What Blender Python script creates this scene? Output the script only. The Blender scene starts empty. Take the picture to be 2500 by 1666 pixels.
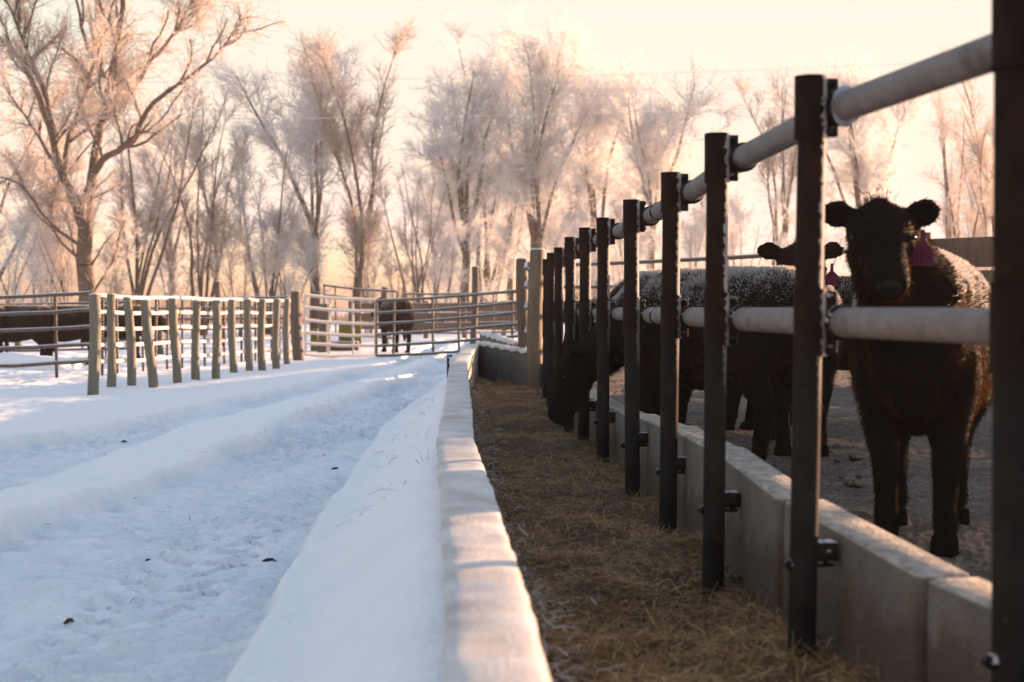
import bpy, bmesh, math, random
import numpy as np
from mathutils import Vector, Matrix

R = math.radians
scene = bpy.context.scene
COL = scene.collection
random.seed(7)

# ------------------------------------------------------------------ camera
F = 3472.0            # focal length in photo pixels (50 mm on 36 mm)
YH = 750.0            # horizon row in the photo
EYE = 1.0
cam_d = bpy.data.cameras.new("camera")
cam = bpy.data.objects.new("camera", cam_d)
COL.objects.link(cam)
cam_d.lens = 50; cam_d.sensor_width = 36
cam_d.clip_start = 0.05; cam_d.clip_end = 3000
cam.location = (0, 0, EYE)
cam.rotation_euler = (R(90 - 1.37), 0, 0)
cam_d.dof.use_dof = True
cam_d.dof.focus_distance = 8.5
cam_d.dof.aperture_fstop = 3.2
cam_d.dof.aperture_blades = 9
scene.camera = cam

# ------------------------------------------------------------------ sky + sun
SUN_AZ, SUN_EL = 54.0, 5.8
world = bpy.data.worlds.new("World"); scene.world = world
world.use_nodes = True
wn = world.node_tree.nodes; wl = world.node_tree.links
wn.clear()
wo = wn.new("ShaderNodeOutputWorld"); bg = wn.new("ShaderNodeBackground")
sky = wn.new("ShaderNodeTexSky"); sky.sky_type = 'NISHITA'
sky.sun_disc = False
sky.sun_elevation = R(SUN_EL); sky.sun_rotation = R(SUN_AZ)
sky.air_density = 1.0; sky.dust_density = 2.2; sky.ozone_density = 1.6
# thin warm veil of ice haze low in the sky
wtc = wn.new("ShaderNodeTexCoord"); wsx = wn.new("ShaderNodeSeparateXYZ"); wrp = wn.new("ShaderNodeValToRGB"); wmx = wn.new("ShaderNodeMix")
wmx.data_type = 'RGBA'; wmx.blend_type = 'MULTIPLY'; wmx.inputs[0].default_value = 1.0
wl.new(wtc.outputs["Generated"], wsx.inputs[0]); wl.new(wsx.outputs[2], wrp.inputs[0])
wrp.color_ramp.elements[0].position = 0.0; wrp.color_ramp.elements[0].color = (1.38, 1.02, 1.12, 1)
wrp.color_ramp.elements[1].position = .55; wrp.color_ramp.elements[1].color = (.97, 1.0, 1.17, 1)
e_ = wrp.color_ramp.elements.new(.24); e_.color = (1.02, 1.0, 1.0, 1)
e_ = wrp.color_ramp.elements.new(.10); e_.color = (1.13, 1.02, .94, 1)
wgm = wn.new('ShaderNodeGamma'); wgm.inputs[1].default_value = .52
wl.new(sky.outputs[0], wgm.inputs[0]); wdk = wn.new('ShaderNodeMix'); wdk.data_type = 'RGBA'; wdk.blend_type = 'DARKEN'; wdk.inputs[0].default_value = 1.0
wl.new(wgm.outputs[0], wdk.inputs[6]); wdk.inputs[7].default_value = (1.33, 1.23, 1.08, 1)
wl.new(wdk.outputs[2], wmx.inputs[6]); wl.new(wrp.outputs[0], wmx.inputs[7])
wl.new(wmx.outputs[2], bg.inputs[0]); wl.new(bg.outputs[0], wo.inputs[0])
bg.inputs[1].default_value = 0.15

sd = bpy.data.lights.new("sun", 'SUN'); so = bpy.data.objects.new("sun", sd)
COL.objects.link(so)
sd.energy = 5.0; sd.angle = R(0.6); sd.color = (1.0, 0.58, 0.34)
S = Vector((math.sin(R(SUN_AZ)) * math.cos(R(SUN_EL)), math.cos(R(SUN_AZ)) * math.cos(R(SUN_EL)), math.sin(R(SUN_EL))))
so.rotation_euler = (-S).to_track_quat('-Z', 'Y').to_euler()
so.location = (30, 25, 20)

vs = scene.view_settings
scene.display_settings.display_device = 'sRGB'
vs.view_transform = 'Standard'; vs.look = 'None'; vs.gamma = 1.0; vs.use_curve_mapping = False
vs.exposure = 2.32
scene.render.engine = 'CYCLES'
scene.cycles.use_denoising = True
scene.cycles.denoiser = 'OPENIMAGEDENOISE'
scene.cycles.denoising_input_passes = 'RGB_ALBEDO_NORMAL'
scene.cycles.denoising_prefilter = 'ACCURATE'
scene.cycles.max_bounces = 8
scene.cycles.diffuse_bounces = 6
scene.cycles.transmission_bounces = 4
scene.cycles.transparent_max_bounces = 8
scene.cycles.volume_bounces = 0
scene.cycles.sample_clamp_indirect = 6
scene.cycles.use_adaptive_sampling = True

# ------------------------------------------------------------------ helpers
def at(px, py, d):
    return Vector(((px - 1250) / F * d, d, EYE - (py - YH) / F * d))

def X(px, d):
    return (px - 1250) / F * d

def tag(o, label=None, cat=None, group=None, kind=None):
    if label: o["label"] = label
    if cat: o["category"] = cat
    if group: o["group"] = group
    if kind: o["kind"] = kind
    return o

def empty(name, loc, rz=0.0, label=None, cat=None, group=None):
    o = bpy.data.objects.new(name, None); COL.objects.link(o)
    o.location = loc; o.rotation_euler = (0, 0, rz)
    o.empty_display_size = 0.1
    return tag(o, label, cat, group)

def copy_tree(o, parent=None, loc=None, rz=None, label=None):
    c = o.copy(); COL.objects.link(c)
    if parent is not None: c.parent = parent
    if loc is not None: c.location = loc
    if rz is not None: c.rotation_euler = (0, 0, rz)
    if label: c["label"] = label
    for ch in o.children: copy_tree(ch, c)
    return c

class MB:
    def __init__(s): s.v = []; s.f = []
    def add(s, vs_, fs):
        n = len(s.v); s.v += [tuple(p) for p in vs_]; s.f += [tuple(i + n for i in f) for f in fs]
    def loft(s, rings, n=12, cap=True):
        """rings: (centre, u, v)"""
        vs_ = []
        for c, u, v in rings:
            c = Vector(c); u = Vector(u); v = Vector(v)
            for k in range(n):
                a = 2 * math.pi * k / n
                vs_.append(c + u * math.cos(a) + v * math.sin(a))
        fs = []
        for i in range(len(rings) - 1):
            for k in range(n):
                k2 = (k + 1) % n
                fs.append((i * n + k, i * n + k2, (i + 1) * n + k2, (i + 1) * n + k))
        if cap:
            b = len(vs_); vs_.append(Vector(rings[0][0])); vs_.append(Vector(rings[-1][0]))
            m = (len(rings) - 1) * n
            for k in range(n):
                k2 = (k + 1) % n
                fs.append((b, k2, k)); fs.append((b + 1, m + k, m + k2))
        s.add(vs_, fs)
    def tube(s, pts, radii, n=10, cap=True):
        pts = [Vector(p) for p in pts]
        if not hasattr(radii, '__len__'): radii = [radii] * len(pts)
        rings = []; u = None
        for i, p in enumerate(pts):
            t = (pts[min(i + 1, len(pts) - 1)] - pts[max(i - 1, 0)]).normalized()
            if u is None:
                u = t.cross(Vector((0, 0, 1)) if abs(t.z) < .9 else Vector((0, 1, 0))).normalized()
            else:
                u = (u - t * u.dot(t)).normalized()
            v = t.cross(u)
            rings.append((p, u * radii[i], v * radii[i]))
        s.loft(rings, n, cap)
    def box(s, c, size, rot=None, bev=0.0):
        bm = bmesh.new(); bmesh.ops.create_cube(bm, size=1)
        bmesh.ops.scale(bm, vec=size, verts=bm.verts)
        if bev > 0: bmesh.ops.bevel(bm, geom=bm.edges[:], offset=bev, segments=2, affect='EDGES', profile=.5)
        if rot is not None: bmesh.ops.transform(bm, matrix=rot.to_4x4(), verts=bm.verts)
        bmesh.ops.translate(bm, vec=c, verts=bm.verts)
        bm.verts.index_update()
        s.add([v.co.copy() for v in bm.verts], [[v.index for v in f.verts] for f in bm.faces])
        bm.free()
    def build(s, name, m, parent=None, smooth=True, loc=None):
        me = bpy.data.meshes.new(name); me.from_pydata(s.v, [], s.f); me.update()
        o = bpy.data.objects.new(name, me); COL.objects.link(o)
        if m: me.materials.append(m)
        if smooth:
            me.polygons.foreach_set("use_smooth", [True] * len(me.polygons))
            if smooth != 'all':
                me.set_sharp_from_angle(angle=R(50))
        if parent is not None: o.parent = parent
        if loc is not None: o.location = loc
        return o

def np_mesh(name, V, Fq, m, parent=None, smooth=False, loc=None):
    """V (n,3) float, Fq (m,k) int with constant k"""
    me = bpy.data.meshes.new(name)
    V = np.ascontiguousarray(V, dtype=np.float32); Fq = np.ascontiguousarray(Fq, dtype=np.int32)
    k = Fq.shape[1]
    me.vertices.add(len(V)); me.vertices.foreach_set("co", V.ravel())
    me.loops.add(Fq.size); me.loops.foreach_set("vertex_index", Fq.ravel())
    me.polygons.add(len(Fq)); me.polygons.foreach_set("loop_start", np.arange(0, Fq.size, k, dtype=np.int32))
    me.polygons.foreach_set("loop_total", np.full(len(Fq), k, dtype=np.int32))
    if smooth: me.polygons.foreach_set("use_smooth", np.ones(len(Fq), dtype=bool))
    me.update(calc_edges=True); me.validate()
    if m: me.materials.append(m)
    o = bpy.data.objects.new(name, me); COL.objects.link(o)
    if parent is not None: o.parent = parent
    if loc is not None: o.location = loc
    return o

# numpy value noise --------------------------------------------------
def _h(ix, iy, seed):
    n = (ix * 374761393 + iy * 668265263 + seed * 974711) & 0x7fffffff
    n = ((n ^ (n >> 13)) * 1274126177) & 0x7fffffff
    n = (n ^ (n >> 16)) & 0xffff
    return n / 65535.0 * 2 - 1
def vnoise(x, y, seed=0):
    x0 = np.floor(x).astype(np.int64); y0 = np.floor(y).astype(np.int64)
    fx = x - x0; fy = y - y0
    fx = fx * fx * fx * (fx * (fx * 6 - 15) + 10); fy = fy * fy * fy * (fy * (fy * 6 - 15) + 10)
    a = _h(x0, y0, seed); b = _h(x0 + 1, y0, seed); c = _h(x0, y0 + 1, seed); d = _h(x0 + 1, y0 + 1, seed)
    return (a * (1 - fx) + b * fx) * (1 - fy) + (c * (1 - fx) + d * fx) * fy
def fbm(x, y, seed=0, oct=4, gain=.5):
    s = 0; a = 1.0; t = 0
    for i in range(oct):
        s = s + a * vnoise(x * 2 ** i + 17.3 * i, y * 2 ** i - 9.1 * i, seed + i); t += a; a *= gain
    return s / t
def sstep(a, b, x):
    t = np.clip((x - a) / (b - a), 0, 1); return t * t * (3 - 2 * t)

# ------------------------------------------------------------------ materials
class NT:
    def __init__(s, name):
        s.m = bpy.data.materials.new(name); s.m.use_nodes = True
        s.n = s.m.node_tree.nodes; s.l = s.m.node_tree.links
        s.b = s.n["Principled BSDF"]; s.out = s.n["Material Output"]
        s.b.inputs["Specular IOR Level"].default_value = 0.25
    def new(s, t, **kw):
        n = s.n.new(t)
        for k, v in kw.items(): setattr(n, k, v)
        return n
    def coord(s, kind="Object"):
        return s.new("ShaderNodeTexCoord").outputs[kind]
    def noise(s, scale, detail=4, rough=.55, vec=None, stretch=None):
        n = s.new("ShaderNodeTexNoise"); n.inputs["Scale"].default_value = scale
        n.inputs["Detail"].default_value = detail; n.inputs["Roughness"].default_value = rough
        v = vec if vec is not None else s.coord()
        if stretch:
            mp = s.new("ShaderNodeMapping"); mp.inputs["Scale"].default_value = stretch
            s.l.new(v, mp.inputs[0]); v = mp.outputs[0]
        s.l.new(v, n.inputs["Vector"])
        return n.outputs["Fac"]
    def ramp(s, fac, stops):
        r = s.new("ShaderNodeValToRGB")
        while len(r.color_ramp.elements) < len(stops): r.color_ramp.elements.new(.5)
        for e, (p, c) in zip(r.color_ramp.elements, stops):
            e.position = p; e.color = (*c, 1) if len(c) == 3 else c
        s.l.new(fac, r.inputs[0]); return r.outputs[0]
    def math(s, op, a, b=None, c=None):
        n = s.new("ShaderNodeMath", operation=op)
        for i, q in enumerate((a, b, c)):
            if q is None: continue
            if isinstance(q, (int, float)): n.inputs[i].default_value = q
            else: s.l.new(q, n.inputs[i])
        return n.outputs[0]
    def mix(s, fac, a, b):
        n = s.new("ShaderNodeMix", data_type='RGBA')
        for sock, q in ((n.inputs[0], fac), (n.inputs[6], a), (n.inputs[7], b)):
            if isinstance(q, (int, float)): sock.default_value = q
            elif isinstance(q, tuple): sock.default_value = (*q, 1)
            else: s.l.new(q, sock)
        return n.outputs[2]
    def normal_z(s):
        g = s.new("ShaderNodeNewGeometry"); x = s.new("ShaderNodeSeparateXYZ")
        s.l.new(g.outputs["Normal"], x.inputs[0]); return x.outputs
    def pos(s):
        g = s.new("ShaderNodeNewGeometry"); x = s.new("ShaderNodeSeparateXYZ")
        s.l.new(g.outputs["Position"], x.inputs[0]); return x.outputs
    def island(s):
        return s.new("ShaderNodeNewGeometry").outputs["Random Per Island"]
    def color(s, c):
        if isinstance(c, tuple): s.b.inputs["Base Color"].default_value = (*c, 1)
        else: s.l.new(c, s.b.inputs["Base Color"])
    def bump(s, h, strength=.4, dist=.01):
        b = s.new("ShaderNodeBump"); b.inputs["Strength"].default_value = strength
        b.inputs["Distance"].default_value = dist
        s.l.new(h, b.inputs["Height"]); s.l.new(b.outputs[0], s.b.inputs["Normal"])
    def rough(s, v): s.b.inputs["Roughness"].default_value = v
    def translucent(s, color, fac):
        t = s.new("ShaderNodeBsdfTranslucent")
        if isinstance(color, tuple): t.inputs[0].default_value = (*color, 1)
        else: s.l.new(color, t.inputs[0])
        mx = s.new("ShaderNodeMixShader"); mx.inputs[0].default_value = fac
        s.l.new(s.b.outputs[0], mx.inputs[1]); s.l.new(t.outputs[0], mx.inputs[2])
        s.l.new(mx.outputs[0], s.out.inputs[0])

def m_snow():
    t = NT("snow"); n = t.noise(3.0, 6); f = t.noise(160, 3)
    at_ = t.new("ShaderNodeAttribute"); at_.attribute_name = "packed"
    packed_shade = t.math('MULTIPLY', at_.outputs["Fac"], t.ramp(t.noise(9, 5, .65, stretch=(.6, 2.2, 1)), [(.35, (.35, .35, .35)), (.62, (1, 1, 1))]))  # packed snow, with the bluish shade of the lanes put into its colour
    t.color(t.mix(packed_shade, t.ramp(n, [(.3, (.84, .85, .88)), (.7, (.89, .88, .89))]), (.67, .73, .79)))
    t.rough(.75); t.bump(t.math('ADD', t.math('MULTIPLY', t.noise(28, 6), .7), t.math('MULTIPLY', f, .3)), .9, .03)
    return t.m
def m_frosted_pipe():
    t = NT("frosted_pipe")
    n = t.noise(14, 5); f = t.noise(220, 2)
    c = t.ramp(n, [(.25, (.115, .098, .094)), (.75, (.205, .178, .17))])
    t.color(t.mix(t.math('MULTIPLY', f, .18), c, (.55, .52, .51))); t.rough(.9)
    st = t.noise(30, 4, .6, stretch=(1, 1, 1)); pt = t.ramp(t.math('SUBTRACT', t.noise(6, 6, .7), t.math('MULTIPLY', t.normal_z()[2], .06)), [(.56, (0, 0, 0)), (.66, (1, 1, 1))])
    b_ = t.mix(t.math('MULTIPLY', f, .18), c, (.55, .52, .51))
    t.color(t.mix(t.math('MULTIPLY', t.math('MULTIPLY', pt, st), .9), b_, (.05, .032, .024)))
    t.bump(t.math('ADD', f, n), .8, .006); return t.m
def m_rust_pipe():
    t = NT("rusty_pipe")
    z = t.pos()[2]
    n = t.noise(9, 6, .65); g = t.noise(60, 4)
    rust = t.ramp(n, [(.3, (.011, .0065, .005)), (.7, (.028, .016, .012))])
    pat = t.ramp(t.noise(7, 5), [(.3, (.007, .0074, .0075)), (.75, (.024, .025, .024))])
    k = t.ramp(t.math('ADD', z, t.math('MULTIPLY', t.math('SUBTRACT', n, .5), .35)), [(.78, (0, 0, 0)), (.98, (1, 1, 1))])
    base = t.mix(k, pat, rust)
    # rime on the windward (+X) flank, in grains
    nx = t.normal_z()[0]
    gr = t.math('MULTIPLY', t.math('SUBTRACT', nx, .35), 1.6)
    zz = t.ramp(z, [(.7, (0, 0, 0)), (1.0, (1, 1, 1))])
    fr = t.math('MULTIPLY', t.math('GREATER_THAN', t.math('ADD', g, t.math('MULTIPLY', gr, .55)), .72), zz)
    spk = t.math('GREATER_THAN', t.noise(85, 2), .74)
    t.color(t.mix(t.math('MAXIMUM', fr, t.math('MULTIPLY', spk, .22)), base, (.34, .31, .30)))
    t.rough(.85); t.b.inputs['Specular IOR Level'].default_value = .06; t.bump(t.math('ADD', g, t.math('MULTIPLY', fr, .8)), .5, .004); return t.m
def m_clamp():
    t = NT("clamp_steel"); g = t.noise(50, 4)
    base = t.ramp(g, [(.3, (.007, .006, .006)), (.7, (.025, .02, .018))])
    fr = t.math('GREATER_THAN', t.math('ADD', g, t.math('MULTIPLY', t.normal_z()[2], .25)), .66)
    t.color(t.mix(t.math('MULTIPLY', fr, .8), base, (.70, .68, .70))); t.rough(.8); t.b.inputs['Specular IOR Level'].default_value = .08; t.bump(g, .4, .003); return t.m
def m_zinc():
    t = NT("galvanised"); g = t.noise(40, 3)
    t.color(t.ramp(g, [(.3, (.20, .22, .25)), (.7, (.36, .39, .43))])); t.b.inputs["Metallic"].default_value = .4
    t.rough(.5); return t.m
def m_wood(name, a, b, frost=.35):
    t = NT(name)
    n = t.noise(6, 5, .6, stretch=(6, 6, .5)); f = t.noise(90, 3)
    c = t.ramp(n, [(.25, a), (.75, b)])
    nz = t.normal_z()
    k = t.math('MULTIPLY', t.math('GREATER_THAN', t.math('ADD', f, t.math('MULTIPLY', nz[0], .2)), .78), frost)
    top = t.math('MULTIPLY', t.math('GREATER_THAN', nz[2], .6), .8)
    t.color(t.mix(t.math('MAXIMUM', k, top), c, (.74, .72, .72))); t.rough(.85)
    t.bump(t.math('ADD', n, t.math('MULTIPLY', t.noise(9, 4, .6, stretch=(9, 9, .35)), 1.2)), .9, .012); return t.m
def m_concrete(stain=True):
    t = NT("concrete_stained" if stain else "concrete")
    n = t.noise(5, 7, .6); f = t.noise(70, 4)
    c = t.ramp(n, [(.25, (.085, .075, .066)), (.75, (.165, .148, .132))])
    c = t.mix(t.math('MULTIPLY', t.math('GREATER_THAN', f, .64), .35), c, (.2, .18, .16))
    if stain:
        z = t.pos()[2]
        streak = t.noise(3.0, 6, .65, vec=t.coord(), stretch=(2.2, 2.2, .7))
        k = t.ramp(t.math('ADD', z, t.math('MULTIPLY', t.math('SUBTRACT', streak, .5), .45)), [(.24, (1, 1, 1)), (.33, (0, 0, 0))])
        c = t.mix(t.math('MULTIPLY', k, .85), c, (.075, .05, .034))
    nz = t.normal_z()[2]
    fr = t.math('MULTIPLY', t.math('GREATER_THAN', nz, .55), t.ramp(t.noise(24, 5), [(.35, (.25, .25, .25)), (.6, (.85, .85, .85))]))
    t.color(t.mix(fr, c, (.44, .39, .335))); t.rough(.9)
    t.bump(t.math('ADD', n, t.math('MULTIPLY', f, .7)), .9, .015); return t.m
def m_bunk_wall():
    t = NT("frosted_concrete")
    n = t.noise(4, 6); f = t.noise(55, 4); s_ = t.noise(16, 5, .6, stretch=(1, 1, .25))
    c = t.ramp(s_, [(.3, (.22, .17, .14)), (.7, (.40, .33, .28))])
    fr = t.math('GREATER_THAN', t.math('ADD', f, t.math('MULTIPLY', n, .5)), .82)
    t.color(t.mix(t.math('MULTIPLY', fr, .8), c, (.76, .73, .72))); t.rough(.9); t.bump(t.math('ADD', f, s_), .7, .012); return t.m
def m_cap():
    t = NT("hard_frost"); n = t.noise(5, 5); f = t.noise(120, 3)
    c = t.ramp(n, [(.3, (.40, .365, .335)), (.55, (.56, .525, .50)), (.8, (.70, .67, .65))])
    p = t.ramp(t.noise(9, 5), [(.60, (0, 0, 0)), (.72, (1, 1, 1))])
    t.color(t.mix(t.math('MULTIPLY', p, .55), c, (.45, .41, .38))); t.rough(.85); t.bump(t.math('ADD', n, f), .4, .008); return t.m
def m_hay(name, a, b, c):
    t = NT(name); i = t.island()
    t.color(t.ramp(i, [(0, a), (.5, b), (1, c)])); t.rough(.8); t.translucent(b, .2); return t.m
def m_mud():
    t = NT("frozen_mud"); n = t.noise(6, 7, .65); f = t.noise(45, 5, .7); g = t.noise(190, 2)
    c = t.ramp(f, [(.3, (.028, .021, .016)), (.7, (.085, .064, .049))])
    nz = t.normal_z()[2]
    k = t.math('MULTIPLY', t.math('GREATER_THAN', t.math('ADD', t.math('ADD', t.math('MULTIPLY', g, .5), t.math('MULTIPLY', f, .3)), t.math('MULTIPLY', n, .35)), .60), .42)
    t.color(t.mix(k, c, (.30, .245, .205))); t.rough(.92); t.bump(t.math('ADD', t.math('MULTIPLY', f, .7), t.math('MULTIPLY', g, .3)), .8, .02); return t.m
def m_bark():
    t = NT("bark"); n = t.noise(5, 6, .6, stretch=(3, 3, .5)); f = t.noise(18, 4)
    c = t.ramp(n, [(.3, (.055, .036, .028)), (.7, (.14, .095, .075))])
    k = t.math('MULTIPLY', t.math('GREATER_THAN', t.math('ADD', f, t.math('MULTIPLY', t.normal_z()[2], .12)), .64), .5)
    t.color(t.mix(k, c, (.66, .58, .55))); t.rough(.9); return t.m
def m_twig(name, a, b, tr=.6):
    t = NT(name); i = t.island(); n = t.noise(.35, 3)
    c = t.ramp(t.math('ADD', t.math('MULTIPLY', i, .4), t.math('MULTIPLY', n, .6)), [(.25, a), (.75, b)])
    t.color(c); t.rough(.9); t.translucent(c, tr); return t.m
def m_fur():
    t = NT("black_hide"); n = t.noise(30, 5, .6, stretch=(1, 1, 3))
    t.color(t.ramp(n, [(.3, (.003, .0026, .0024)), (.7, (.010, .008, .0065))])); t.rough(.75)
    t.b.inputs["Specular IOR Level"].default_value = .02
    t.bump(n, .5, .01); return t.m
def m_coat():
    t = NT("winter_hair"); i = t.island()
    t.color(t.ramp(i, [(0, (.003, .0026, .0022)), (1, (.012, .0085, .0055))])); t.rough(.55)
    t.b.inputs["Specular IOR Level"].default_value = 0.0
    t.translucent((.30, .13, .04), .018); return t.m
def m_flank():  # brown side hair with the sun's warm rim put into its colour
    t = NT("sunlit_brown_hair"); i = t.island()
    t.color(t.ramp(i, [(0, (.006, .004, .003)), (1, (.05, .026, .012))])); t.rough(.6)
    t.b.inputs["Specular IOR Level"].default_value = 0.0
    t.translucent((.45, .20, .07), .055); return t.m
def m_rime():
    t = NT("rime"); i = t.island()
    t.color(t.ramp(i, [(0, (.16, .155, .16)), (1, (.52, .50, .50))])); t.rough(.8); t.translucent((.8, .75, .72), .3); return t.m
def m_plain(name, c, rough=.6, spec=.25, coat=0):
    t = NT(name); n = t.noise(30, 3)
    t.color(t.ramp(n, [(.3, tuple(x * .85 for x in c)), (.7, tuple(min(1, x * 1.12) for x in c))]))
    t.rough(rough); t.b.inputs["Specular IOR Level"].default_value = spec; return t.m
def m_tag():
    t = NT("pink_plastic"); t.color((.10, .012, .045)); t.rough(.7); t.translucent((.2, .02, .08), .15); return t.m

SNOW = m_snow(); FPIPE = m_frosted_pipe(); RUST = m_rust_pipe(); CLAMP = m_clamp(); ZINC = m_zinc()
WOODG = m_wood("weathered_post", (.115, .105, .078), (.225, .205, .16))
WOODB = m_wood("brown_post", (.075, .058, .045), (.15, .12, .095), .2)
PLANK = m_wood("plank", (.10, .06, .042), (.19, .125, .09), .25)
CONC = m_concrete(True); CONC2 = m_concrete(False); BUNKW = m_bunk_wall(); CAP = m_cap()
HAY = m_hay("hay", (.07, .038, .015), (.29, .165, .068), (.60, .40, .20))
HAYBED = m_plain("hay_bed", (.075, .05, .026), .95)
MUD = m_mud(); BARK = m_bark()
TWIG_W = m_twig("rimed_twigs", (.84, .82, .81), (.96, .95, .94))
TWIG_B = m_twig("brown_rimed_twigs", (.62, .54, .49), (.90, .84, .80))
BRUSH = m_twig("far_brush", (.34, .26, .22), (.60, .50, .45))
SUN_FLANK = m_flank(); FUR = m_fur(); COAT = m_coat(); RIME = m_rime(); TAG = m_tag()
INK = m_plain("tag_ink", (.05, .008, .025), .6)
HOOF = m_plain("hoof", (.006, .0055, .005), .95, .0)
NOSE = m_plain("nose", (.006, .0055, .006), .45, .2)
EYEM = m_plain("eye", (.006, .005, .005), .2, .25)
DARKPIPE = m_wood("dark_panel_pipe", (.075, .055, .05), (.15, .12, .11), .9)
LITPIPE = m_twig("rimed_panel_pipe", (.42, .38, .36), (.66, .61, .58), .0)
GREENPIPE = m_wood("green_gate_pipe", (.06, .065, .055), (.13, .135, .115), .8)
YELLOW = m_plain("yellow_paint", (.15, .125, .022), .8)
WIRE = m_plain("rimed_wire", (.62, .56, .54), .8)

# ------------------------------------------------------------------ the feed bunk in plan
BD = np.array([-2.5, 0, 2.085, 3.03, 4.05, 6.12, 8.02, 10.6, 12.9, 15.5, 17.9, 19])
BX = np.array([.42, .20, .059, .008, -.045, -.171, -.235, -.33, -.415, -.435, -.42, -.40])   # inner edge of the road-side wall
BZ = np.array([.45, .45, .45, .45, .45, .45, .45, .47, .50, .52, .545, .55])
def bunk_x(d): return np.interp(d, BD, BX)
def bunk_z(d): return np.interp(d, BD, BZ)
PD = np.array([-2, .6, 1.7, 2.68, 3.69, 4.69, 5.77, 6.9, 8.3, 9.25, 10.2, 11.5, 12.7, 14.0, 15.7, 17, 22])
PX = np.array([1.75, 1.30, 1.115, .945, .765, .671, .640, .582, .533, .472, .414, .378, .347, .339, .262, .22, .1])
def fence_x(d): return np.interp(d, PD, PX)

# ------------------------------------------------------------------ ground sheets
def sheet(name, u, d, hx, hz, m, label_kind="structure"):
    """grid: x = hx(u,d), z = hz(x,d)"""
    U, D = np.meshgrid(u, d)
    XX = hx(U, D); ZZ = hz(XX, D)
    V = np.stack([XX, D, ZZ], -1).reshape(-1, 3)
    nu, nd = len(u), len(d)
    i = np.arange(nu * nd).reshape(nd, nu)
    Fq = np.stack([i[:-1, :-1], i[:-1, 1:], i[1:, 1:], i[1:, :-1]], -1).reshape(-1, 4)
    o = np_mesh(name, V, Fq, m, smooth=True)
    o["kind"] = label_kind
    return o

def ripple(ph):                       # tread lugs: steep on one side
    q = ph - np.floor(ph)
    return np.where(q < .80, q / .80, (1 - q) / .20)

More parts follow.
